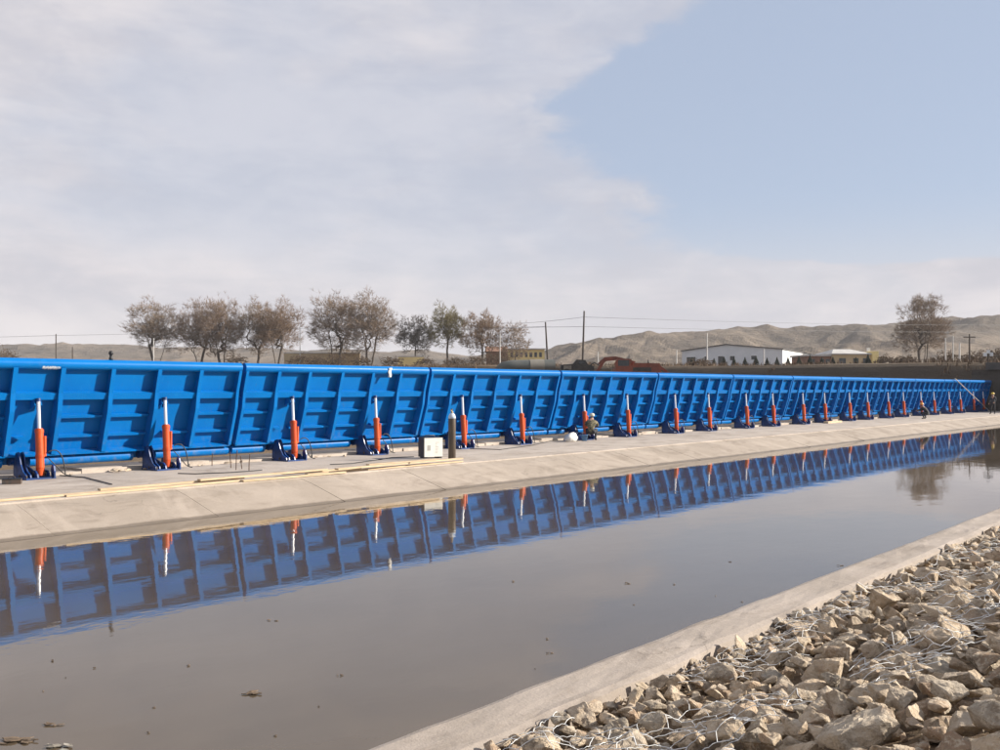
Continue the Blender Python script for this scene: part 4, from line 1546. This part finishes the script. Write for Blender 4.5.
def seg_mesh(segs, name, mat, S, W, rmin):
    A = np.array([[*s[0]] for s in segs])
    B = np.array([[*s[1]] for s in segs])
    sc = np.array([W, W, S])
    A, B = A * sc, B * sc
    ra = np.maximum(np.array([s[2] for s in segs]) * S, rmin)
    rb = np.maximum(np.array([s[3] for s in segs]) * S, rmin * 0.7)
    D = B - A
    D /= np.maximum(np.linalg.norm(D, axis=1, keepdims=True), 1e-9)
    ref = np.where(np.abs(D[:, 2:3]) < 0.9, np.array([[0, 0, 1.0]]), np.array([[1.0, 0, 0]]))
    U = np.cross(D, ref)
    U /= np.linalg.norm(U, axis=1, keepdims=True)
    Wv = np.cross(U, D)
    n = 3 if name == 'crown' else 6
    rings = []
    for P, r in ((A, ra), (B, rb)):
        for k_ in range(n):
            an = 2 * math.pi * k_ / n
            rings.append(P + (U * math.cos(an) + Wv * math.sin(an)) * r[:, None])
    vs = np.stack(rings, 1).reshape(-1, 3)
    m = len(segs)
    base = np.arange(m)[:, None] * (2 * n)
    q = []
    for k_ in range(n):
        k2 = (k_ + 1) % n
        q.append(np.stack([base[:, 0] + k_, base[:, 0] + k2, base[:, 0] + n + k2, base[:, 0] + n + k_], 1))
    fs = np.concatenate(q, 0)
    me = bpy.data.meshes.new(name)
    me.vertices.add(len(vs))
    me.vertices.foreach_set('co', vs.ravel())
    me.loops.add(fs.size)
    me.loops.foreach_set('vertex_index', fs.ravel().astype(np.int32))
    me.polygons.add(len(fs))
    me.polygons.foreach_set('loop_start', np.arange(0, fs.size, 4, dtype=np.int32))
    me.polygons.foreach_set('loop_total', np.full(len(fs), 4, dtype=np.int32))
    me.update(calc_edges=True)
    me.materials.append(MATS[mat])
    return me


def tree(px, top, wpx, depth, seed, stems, mat, label, group, rmin=0.020, npts=2100, cz=0.60, rz_=0.40, rxy=0.34, fork=0.10, name='bare_tree', ntw=3):
    base = at(px, HOR, depth)
    gz = ground_z(base.x, base.y) - 0.1
    H = EYE + depth * (HOR - top) / FPX - gz
    segs, zmax, wid = gen_tree(seed, stems, npts, cz, rz_, rxy, fork, ntw)
    S = H / zmax
    W = (wpx * depth / FPX) / wid
    t = thing(name, label, 'tree', (base.x, base.y, gz), 0.0, group)
    link('trunk', seg_mesh([s for s in segs if s[4] <= 1], 'trunk', 'bark', S, W, 0.03), t)
    link('crown', seg_mesh([s for s in segs if s[4] > 1], 'crown', mat, S, W, rmin), t)
    return t


GT = 'bare trees on the far bank'
tree(157, 297, 55, 262, 11, 2, 'twig_pale', 'lone bare tree, leftmost on the far bank, with forked trunk', GT, cz=0.64, rz_=0.36, fork=0.12)
tree(199, 298, 46, 262, 12, 2, 'twig_brown', 'dense brown bare tree, second from left beyond the gate', GT, npts=2100, cz=0.58, rz_=0.42)
tree(222, 298, 44, 258, 13, 2, 'twig_brown', 'dense brown bare tree, third from left beyond the gate', GT, npts=2100, cz=0.58, rz_=0.42)
tree(258, 298, 46, 262, 14, 1, 'twig_pale', 'pale bare tree, fourth from left beyond the gate', GT)
tree(278, 298, 46, 258, 15, 2, 'twig_brown', 'brown bare tree, fifth from left beyond the gate', GT, npts=2000)
tree(336, 293, 52, 235, 16, 2, 'twig_pale', 'big spreading bare tree, left one of the tallest middle pair', GT, npts=2000)
tree(370, 291, 50, 232, 17, 2, 'twig_pale', 'big spreading bare tree, right one of the tallest middle pair', GT, npts=2000)
tree(415, 315, 38, 228, 18, 1, 'twig_grey', 'small grey bare tree right of the tallest middle pair', GT, npts=1300, cz=0.62, rz_=0.38)
tree(447, 303, 36, 225, 19, 1, 'twig_green', 'small round bare tree with greenish top', GT, npts=1500, cz=0.66, rz_=0.33)
tree(482, 310, 42, 222, 20, 1, 'twig_brown', 'brown round bare tree left of the yellow house', GT, npts=1500)
tree(515, 321, 32, 222, 22, 1, 'twig_pale', 'thin low bare tree directly before the yellow house', GT, npts=900)
tree(923, 295.5, 49, 250, 23, 3, 'twig_pale', 'tall bare tree standing alone right of the tan building', GT, npts=2400, cz=0.62, rz_=0.38, fork=0.10)

# dry bushes and brush heaps on the far bank
BUSH = [(-6, 344, 30, 250), (8, 349, 22, 255), (236, 354, 22, 225), (300, 353, 26, 215), (318, 355, 22, 212), (338, 354, 24, 210), (362, 356, 20, 208), (392, 356, 22, 205), (425, 357, 22, 200), (455, 357, 24, 198), (476, 356, 18, 195), (498, 352, 26, 212),
        (700, 358, 22, 165), (884, 354, 18, 160), (898, 356, 18, 158), (908, 355, 20, 158), (938, 356, 20, 156), (948, 350, 18, 160), (968, 352, 22, 156), (980, 350, 20, 156), (996, 348, 22, 158), (1014, 346, 26, 158)]
for i, (px, top, w, dep) in enumerate(BUSH):
    tree(px, top, w, dep, 60 + i % 5, 4, 'dry_brush', 'leafless brown bush among the scrub on the far bank', 'leafless bushes on the far bank', rmin=0.03, npts=420, cz=0.46, rz_=0.46, rxy=0.5, fork=0.2, name='dry_bush')['category'] = 'bush'


# small evergreens in front of the warehouse
def conifer_mesh(seed):
    rgc = random.Random(seed)
    m = MB()
    for i in range(420):
        h = rgc.random() ** 0.8
        rad = (1 - h) * 0.36 * rgc.uniform(0.75, 1.12) + 0.02
        a = rgc.uniform(0, 6.283)
        c = Vector((math.cos(a), math.sin(a), 0))
        s = Vector((-c.y, c.x, 0))
        z = 0.08 + 0.90 * h
        p0 = c * rad * 0.25 + Vector((0, 0, z + 0.03))
        p1 = c * rad + Vector((0, 0, z - 0.06 * rgc.random()))
        w = 0.035 * rgc.uniform(0.7, 1.3)
        m._add([p0 + s * w * 0.4, p0 - s * w * 0.4, p1 - s * w, p1 + s * w, p1 + Vector((0, 0, 0.03))], [(0, 1, 2, 3), (0, 3, 4), (1, 4, 2)])
    return m.mesh('crown')


CM = [conifer_mesh(1), conifer_mesh(2), conifer_mesh(3)]
for c in CM:
    c.materials.append(MATS['conifer_green'])
TR = MB().tube([(0, 0, 0), (0, 0, 0.3)], [0.03, 0.02], 6).mesh('trunk')
TR.materials.append(MATS['bark'])
CX = [(692, 357), (703, 358), (714, 358), (724, 356.5), (734, 357), (745, 357), (756, 355.5), (767, 357.5), (777, 357), (788, 357), (799, 356), (810, 355), (822, 357), (833, 356.5), (856, 357), (868, 354), (881, 356)]
for i, (px, top) in enumerate(CX):
    dep = 205 - (px - 690) * 0.12
    b = at(px, HOR, dep)
    gz = ground_z(b.x, b.y) - 0.05
    H = EYE + dep * (HOR - top) / FPX - gz
    t = thing('evergreen', '%s small dark evergreen from the left in the row before the buildings' % ORD[i], 'evergreen', (b.x, b.y, gz), i * 1.3, 'small evergreens before the buildings')
    t.scale = (H * 0.95, H * 0.95, H)
    link('trunk', TR, t)
    link('crown', CM[i % 3], t)


# ------------------------------------------------------------------ buildings on the far bank
def frame_at(px, depth, rz):
    b = at(px, HOR, depth)
    return (b.x, b.y, ground_z(b.x, b.y) - 0.15)


def base_dir(rz_cam):
    """rotation about Z such that local +x points to the right across the picture, turned by rz_cam"""
    return -(math.pi / 2 - TH) + rz_cam


# warehouse: gable towards us, long side running back on the right
dep = 232.0
loc = frame_at(682, dep, 0)
GW, GLEN = 24.0, 38.0
zb_ = loc[2]
eave = EYE + dep * (HOR - 351.2) / FPX - zb_
ridge = EYE + dep * (HOR - 345.8) / FPX - zb_
t = thing('warehouse', 'long low white warehouse with grey gable front before the hills', 'warehouse', loc, base_dir(R(-28)))
MB().prism([(0, 0), (GW, 0), (GW, eave), (GW * 0.45, ridge), (0, eave)], 'y', 0, 0.25).build('gable_wall', 'render_wall_grey', t)
MB().box((GW - 0.25, 0.252, 0), (GW, GLEN, eave)).build('side_wall', 'white_sheet', t)
MB().box((0, 0.252, 0), (0.25, GLEN, eave)).build('side_wall', 'white_sheet', t)
rf = MB()
for (xa_, za, xb_, zb2) in ((-0.3, eave - 0.02, GW * 0.45, ridge + 0.04), (GW * 0.45, ridge + 0.04, GW + 0.3, eave - 0.02)):
    rf.prism([(xa_, za), (xb_, zb2), (xb_, zb2 + 0.18), (xa_, za + 0.18)], 'y', -0.35, GLEN)
rf.build('roof', 'roof_dark', t)
for wx, ww, wz, wh, nm in ((1.2, 2.2, 0.3, 2.5, 'door'), (8.9, 1.3, 0.2, 2.7, 'door'), (5.6, 0.8, 2.0, 0.9, 'window'), (11.8, 1.1, 1.9, 1.0, 'window'), (16.8, 1.1, 2.0, 0.9, 'window')):
    wn = MB().box((wx, -0.06, wz), (wx + ww, -0.003, wz + wh)).build(nm, 'window_glass', t)
    fr = MB()
    for (a0, a1, b0, b1) in ((wx - 0.1, wx, wz, wz + wh), (wx + ww, wx + ww + 0.1, wz, wz + wh), (wx - 0.1, wx + ww + 0.1, wz + wh, wz + wh + 0.1)):
        fr.box((a0, -0.09, b0), (a1, -0.003, b1))
    fr.build('frame', 'white_sheet', wn)

# flat tan building with yellow end
dep = 205.0
loc = frame_at(808, dep, 0)
zb_ = loc[2]
hw_ = EYE + dep * (HOR - 354.5) / FPX - zb_
BL = 14.3
t = thing('tan_building', 'low tan building with pale hipped roof and yellow end wall', 'building', loc, base_dir(R(6)))
MB().box((5.4, 0, 0), (BL, 9, hw_)).build('wall', 'tan_wall', t)
MB().box((0, 0.4, 0), (5.395, 8.6, hw_ - 0.35)).build('annex_wall', 'brick_wall', t)
MB().box((-0.3, 0.1, hw_ - 0.345), (5.39, 9, hw_ + 0.0)).build('annex_roof', 'roof_light', t)
MB().box((BL + 0.003, -0.6, 0), (BL + 1.4, 8, hw_ + 0.75)).build('end_wall', 'yellow_wall', t)
rr_ = MB()
x0_, x1_ = 5.2, BL - 0.003
rr_._add([(x0_, -0.3, hw_ + 0.003), (x1_, -0.3, hw_ + 0.003), (x1_, 9.3, hw_ + 0.003), (x0_, 9.3, hw_ + 0.003), (x0_, -0.3, hw_ + 0.25), (x1_, -0.3, hw_ + 0.25), (x1_, 9.3, hw_ + 0.25), (x0_, 9.3, hw_ + 0.25), (x0_ + 2.6, 4.5, hw_ + 1.35), (x1_ - 2.6, 4.5, hw_ + 1.35)],
         [(3, 2, 1, 0), (0, 1, 5, 4), (1, 2, 6, 5), (2, 3, 7, 6), (3, 0, 4, 7), (4, 5, 9, 8), (5, 6, 9), (6, 7, 8, 9), (7, 4, 8)])
rr_.build('roof', 'roof_light', t)
for wx, ww in ((7.0, 1.5), (10.2, 1.2), (12.4, 1.1)):
    MB().box((wx, -0.05, 0.9), (wx + ww, -0.003, 2.3)).build('window', 'window_glass', t)
for wx in (0.8, 2.9, 4.2):
    MB().box((wx, 0.35, 0.8), (wx + 0.9, 0.397, 2.1)).build('window', 'window_glass', t)
ch = MB().box((BL + 0.3, 2, hw_ + 0.753), (BL + 0.8, 2.5, hw_ + 1.6)).build('chimney', 'white_sheet', t)

# yellow house behind the thin tree
dep = 240.0
loc = frame_at(487, dep, 0)
zb_ = loc[2]
hw_ = EYE + dep * (HOR - 349.5) / FPX - zb_
t = thing('yellow_house', 'low yellow house with a row of dark windows behind the thin tree', 'house', loc, base_dir(R(3)))
MB().box((5.2, 0, 0), (14.6, 8, hw_)).build('wall', 'yellow_wall', t)
MB().box((0, -0.6, 0), (5.19, 7, hw_ - 0.5)).build('annex_wall', 'brick_wall', t)
MB().prism([(-0.8, hw_ - 0.497), (7.2, hw_ - 0.497), (3.2, hw_ + 0.9)], 'x', -0.3, 5.3).build('annex_roof', 'brick_wall', t)
MB().box((4.9, -0.4, hw_ + 0.003), (14.9, 8.4, hw_ + 0.3)).build('roof', 'roof_light', t)
for k_ in range(7):
    MB().box((5.9 + k_ * 1.22, -0.05, hw_ - 1.9), (6.6 + k_ * 1.22, -0.003, hw_ - 0.7)).build('window', 'window_glass', t)

# low walls / sheds among the scrub on the left
for (pa, pb, top, dep, mat, lab) in ((284, 360, 353.5, 238, 'tan_wall', 'long low tan yard wall behind the big middle trees'), (398, 424, 357.0, 215, 'yellow_wall', 'short pale yellow wall below the small grey tree')):
    loc = frame_at(pa, dep, 0)
    w = (pb - pa) * dep / FPX
    h = EYE + dep * (HOR - top) / FPX - loc[2]
    t = thing('yard_wall', lab, 'wall', loc, base_dir(0))
    MB().box((0, 0, 0), (w, 0.4, h)).build('wall', mat, t)
    MB().box((-0.1, -0.1, h + 0.002), (w + 0.1, 0.5, h + 0.2)).build('coping', 'roof_light', t)

# ------------------------------------------------------------------ poles and wires
def pole(px, top, dep, r, mat, label, lean=0.0, arm=0.0, name='utility_pole'):
    b = at(px, HOR, dep)
    gz = ground_z(b.x, b.y) - 0.3
    H = EYE + dep * (HOR - top) / FPX - gz
    t = thing(name, label, 'pole', (b.x, b.y, gz), base_dir(0))
    MB().tube([(0, 0, 0), (-lean * H, 0, H)], [r * 1.25, r * 0.8], 8).build('shaft', mat, t)
    if arm:
        MB().box((-lean * H - arm, -0.06, H - 0.55), (-lean * H + arm, 0.06, H - 0.42)).build('crossarm', mat, t)
    return b + Vector((0, 0, 0)), gz + H, t


P = {}
for key, px, top, dep, r, mat, lab, lean, arm in (
        ('a', 56, 334, 200, 0.13, 'wood_pole', 'dark utility pole near the left edge beyond the gate', 0, 0),
        ('b', 72.5, 347, 210, 0.13, 'wood_pole', 'short dark post right of the left utility pole', 0, 0),
        ('c', 153.5, 338, 240, 0.11, 'white_pole', 'thin pale pole beside the leftmost bare tree', 0, 0),
        ('d', 300, 327, 235, 0.10, 'white_pole', 'thin pale pole right of the fifth bare tree', 0, 0),
        ('e', 500, 334, 205, 0.10, 'white_pole', 'thin pale pole between the brown tree and the yellow house', 0, 0),
        ('f', 548, 322, 168, 0.15, 'wood_pole', 'dark pole leaning left, near the grey pipe', 0.055, 0),
        ('g', 582.5, 311, 165, 0.16, 'wood_pole', 'tallest dark utility pole, left of the orange excavator', -0.03, 0),
        ('h', 598, 352, 180, 0.12, 'white_pole', 'short white post just left of the excavator', 0, 0),
        ('i', 676.5, 350, 175, 0.12, 'white_pole', 'short white post at the left corner of the warehouse', 0, 0),
        ('j', 707, 333, 185, 0.13, 'white_pole', 'tall white pole in front of the warehouse gable', 0, 0),
        ('k', 764, 349, 190, 0.12, 'white_pole', 'white pole at the right end of the warehouse gable', 0, 0),
        ('l', 945.5, 338, 150, 0.12, 'white_pole', 'pale pole right of the lone tall tree', 0, 0),
        ('m', 953, 336, 155, 0.10, 'white_pole', 'second pale pole right of the lone tall tree', 0, 0),
        ('n', 959.5, 343, 140, 0.13, 'white_pole', 'shorter pale pole nearest the bank crest', 0, 0),
        ('o', 969.5, 334, 145, 0.12, 'wood_pole', 'dark pole with crossarm above the bank near the abutment', 0, 0.9)):
    P[key] = pole(px, top, dep, r, mat, lab, lean, arm)


def wire(pts, label, sag=0.01, r=0.03):
    out = []
    for a, b in zip(pts, pts[1:]):
        for i in range(13):
            s = i / 12
            q = a.lerp(b, s)
            q = q - Vector((0, 0, 4 * s * (1 - s) * sag * (b - a).length))
            out.append(q)
    tag(MB().tube(out, r, 5).build('power_line', 'wire_dark'), label, 'power line')


wire([at(-300, 341, 230), at(56, 335.5, 200), at(300, 328.5, 235), at(546, 326.5, 168)], 'left power line passing the trees beyond the gate', 0.003, 0.028)
wire([at(500, 323, 205), at(544, 321.5, 168), at(584, 317, 165), at(1120, 323, 300)], 'upper power line running right over the warehouse', 0.0045, 0.028)
wire([at(420, 329.5, 205), at(546, 327, 168), at(584, 326.5, 165), at(1120, 330, 300)], 'lower power line running right over the warehouse', 0.0035, 0.028)

# ------------------------------------------------------------------ excavator, big pipe and site machine behind the gate
dep = 112.0
s_ = dep / FPX
b = at(634, HOR, dep)
gz = EYE + dep * (HOR - 383) / FPX
t = thing('excavator', 'rusty orange red excavator with folded boom behind the blue gate', 'excavator', (b.x, b.y, gz - 0.6), base_dir(R(0)))
t.scale = (1.12, 1.12, 1.12)
for sy in (-1.15, 1.15):
    tr = MB().prism([(-2.0, 0.15), (-1.7, 0.0), (1.7, 0.0), (2.0, 0.15), (2.15, 0.45), (2.0, 0.78), (1.7, 0.9), (-1.7, 0.9), (-2.0, 0.78), (-2.15, 0.45)], 'y', sy - 0.3, sy + 0.3)
    tr.build('track', 'machine_black', t)
MB().box((-1.0, -0.84, 0.35), (1.0, 0.84, 1.05)).build('undercarriage', 'machine_black', t)
hs = MB().prism([(-2.1, 1.06), (2.5, 1.06), (2.7, 1.5), (2.5, 2.55), (-0.2, 2.62), (-0.4, 2.2), (-2.1, 2.1)], 'y', -1.35, 1.3).build('house', 'machine_red', t)
MB().box((-0.3, -1.38, 1.75), (1.6, -1.353, 2.15)).build('name_panel', 'machine_black', hs)
cb = MB().prism([(-2.05, 2.103), (-0.45, 2.203), (-0.45, 3.0), (-0.75, 3.05), (-1.9, 3.02), (-2.1, 2.6)], 'y', -1.35, -0.35).build('cab', 'machine_red', t)
MB().box((-1.85, -1.375, 2.3), (-0.7, -1.353, 2.9)).build('window', 'window_glass', cb)
# boom rises to the left of the cab and the stick folds back down
MB().prism([(-0.2, 2.4), (0.2, 2.8), (-1.9, 3.35), (-3.1, 3.25), (-3.9, 2.5), (-3.6, 2.35), (-2.9, 2.85), (-1.9, 2.95)], 'y', 0.1, 0.6).build('boom', 'machine_red', t)
MB().prism([(-3.2, 3.2), (-2.95, 2.95), (-4.2, 0.9), (-4.5, 1.0)], 'y', -0.15, 0.095).build('stick', 'machine_red', t)
MB().prism([(-4.5, 1.0), (-4.1, 0.9), (-3.6, 0.5), (-3.9, 0.1), (-4.6, 0.05), (-4.9, 0.5)], 'y', -0.5, 0.5).build('bucket', 'machine_black', t)
MB().prism([(1.2, 2.63), (2.4, 2.6), (4.2, 1.3), (4.1, 1.1), (2.4, 2.3), (1.2, 2.4)], 'y', -0.2, 0.4).build('counterweight_rail', 'machine_red', t)
MB().lathe([(0.07, 2.6), (0.07, 3.0)], (1.6, 0.6, 0), 10).build('exhaust', 'machine_black', t)

dep = 104.0
b = at(497, HOR, dep)
zc = EYE + dep * (HOR - 366.5) / FPX
t = thing('large_pipe', 'large dark grey pipe section with pale end lying behind the gate', 'pipe', (b.x, b.y, zc), base_dir(R(10)))
MB().tube([(0, 0, -0.35), (0.6, 0, -0.1), (1.8, 0, 0.0), (6.4, 0, 0.06)], [0.35, 0.6, 0.72, 0.74], 20).build('dark_length', 'pipe_grey', t)
MB().tube([(3.6, 0, 0.03), (5.2, 0, 0.05)], 0.765, 20).build('pale_band', 'pipe_tan', t)
MB().box((-0.5, -1.0, -2.6), (6.6, 1.0, -0.74)).build('cradle', 'dry_ground', t)

dep = 110.0
b = at(577, HOR, dep)
zc = EYE + dep * (HOR - 374) / FPX
t = thing('site_machine', 'dark site machine with small wheels between the pipe and the excavator', 'machine', (b.x, b.y, zc), base_dir(R(0)))
MB().prism([(-1.9, 0.1), (1.9, 0.1), (1.9, 0.9), (1.2, 1.1), (0.9, 1.6), (-0.1, 1.65), (-0.5, 1.15), (-1.9, 1.05)], 'y', -0.8, 0.8).build('body', 'machine_black', t)
MB().box((0.15, -0.83, 1.15), (0.8, -0.803, 1.5)).build('window', 'window_glass', t)
MB().box((-1.6, -0.83, 0.5), (-0.7, -0.803, 0.95)).build('side_panel', 'pipe_tan', t)
for wx in (-1.25, 1.25):
    w_ = MB().tube([(wx, -0.95, 0.15), (wx, 0.95, 0.15)], 0.45, 16).build('wheel', 'rubber', t)
    MB().tube([(wx, -0.98, 0.15), (wx, -0.951, 0.15)], 0.22, 12).build('hub', 'scuff', w_)
MB().tube([(1.5, 0, 1.0), (2.0, 0, 1.35), (2.6, 0, 1.0)], 0.08, 8).build('pipe', 'machine_black', t)
MB().box((-1.9, -0.7, -3.0), (2.0, 0.7, -0.3)).build('earth_footing', 'dry_ground', t)

# sign box and small lamp on the far abutment
b = at(988, HOR, 92)
t = thing('floodlight', 'white floodlight cluster on a post above the dark abutment', 'floodlight', (b.x, b.y, 4.98), base_dir(0))
MB().tube([(0, 0, 0), (0, 0, 0.95)], 0.05, 8).build('post', 'wood_pole', t)
for (ax, az_, w) in ((-0.30, 0.85, 0.28), (0.02, 1.12, 0.26), (0.30, 0.88, 0.30)):
    MB().box((ax - w / 2, -0.12, az_ - 0.16), (ax + w / 2, 0.08, az_ + 0.18)).build('lamp_head', 'white_sheet', t)
MB().box((-0.4, -0.03, 0.80), (0.4, 0.03, 0.86)).build('crossarm', 'wood_pole', t)
b = at(957.5, HOR, 118)
gz = ground_z(b.x, b.y)
t = thing('dish', 'small white dish on the bank crest near the abutment', 'dish', (b.x, b.y, gz), base_dir(0))
zz = EYE + 118 * (HOR - 364) / FPX - gz
MB().tube([(0, 0, 0), (0, 0, zz)], 0.05, 8).build('post', 'white_pole', t)
dm = MB()
rings_ = [(0.02, 0.0), (0.18, -0.03), (0.32, -0.10), (0.40, -0.18)]
for q, (r0, y0) in enumerate(rings_):
    for k_ in range(14):
        a = 6.2832 * k_ / 14
        dm.v.append((r0 * math.cos(a), y0, zz + r0 * math.sin(a)))
for q in range(3):
    for k_ in range(14):
        dm.f.append([q * 14 + k_, q * 14 + (k_ + 1) % 14, (q + 1) * 14 + (k_ + 1) % 14, (q + 1) * 14 + k_])
dm.f.append([k_ for k_ in range(14)])
n0 = len(dm.v)
dm.v += [(x, y + 0.03, z) for x, y, z in dm.v]
dm.f += [[n0 + i for i in reversed(f)] for f in list(dm.f)]
dm.s = [True] * len(dm.f)
dm.mi = [0] * len(dm.f)
dm.build('reflector', 'white_sheet', t)

# ------------------------------------------------------------------ dry grass and rubble along the far bank
tv, tf = [], []
rgg = random.Random(77)
for i in range(9000):
    X = 103 + abs(rgg.gauss(0, 9)) if rgg.random() < 0.7 else rgg.uniform(104, 190)
    Y = rgg.uniform(10, 290)
    if noise.noise(Vector((X * 0.09, Y * 0.09, 4))) < -0.12:
        continue
    z0 = ground_z(X, Y)
    hh = rgg.uniform(0.15, 0.55) * (1.0 + 0.6 * noise.noise(Vector((X * 0.05, Y * 0.05, 8))))
    for q in range(4):
        a = rgg.uniform(0, 6.283)
        c_, s2 = math.cos(a), math.sin(a)
        w = rgg.uniform(0.03, 0.07)
        l = rgg.uniform(0.05, 0.3)
        n0 = len(tv)
        ox, oy = rgg.uniform(-0.2, 0.2), rgg.uniform(-0.2, 0.2)
        tv += [(X + ox - s2 * w, Y + oy + c_ * w, z0 - 0.05), (X + ox + s2 * w, Y + oy - c_ * w, z0 - 0.05), (X + ox + c_ * l, Y + oy + s2 * l, z0 + hh)]
        tf.append((n0, n0 + 1, n0 + 2))
me = bpy.data.meshes.new('dry_grass')
me.from_pydata(tv, [], tf)
me.materials.append(MATS['dry_brush'])
tag(link('dry_grass', me), 'dry brown grass and weeds on the far bank', 'grass', kind='stuff')

# ------------------------------------------------------------------ thin haze over the whole valley
hz = MB().box((-900, -900, -4.0), (2600, 2600, 112.0)).mesh('haze')
m = bpy.data.materials.new('haze')
m.use_nodes = True
m.node_tree.nodes.clear()
gg = NG(m.node_tree)
out = gg.n('ShaderNodeOutputMaterial')
pv = gg.n('ShaderNodeVolumePrincipled')
pv.inputs['Color'].default_value = rgb(0.90, 0.90, 0.92)
pv.inputs['Density'].default_value = 0.00015
m.node_tree.links.new(pv.outputs[0], out.inputs['Volume'])
hz.materials.append(m)
tag(link('haze', hz), 'thin pale haze over the valley', 'haze', kind='stuff')
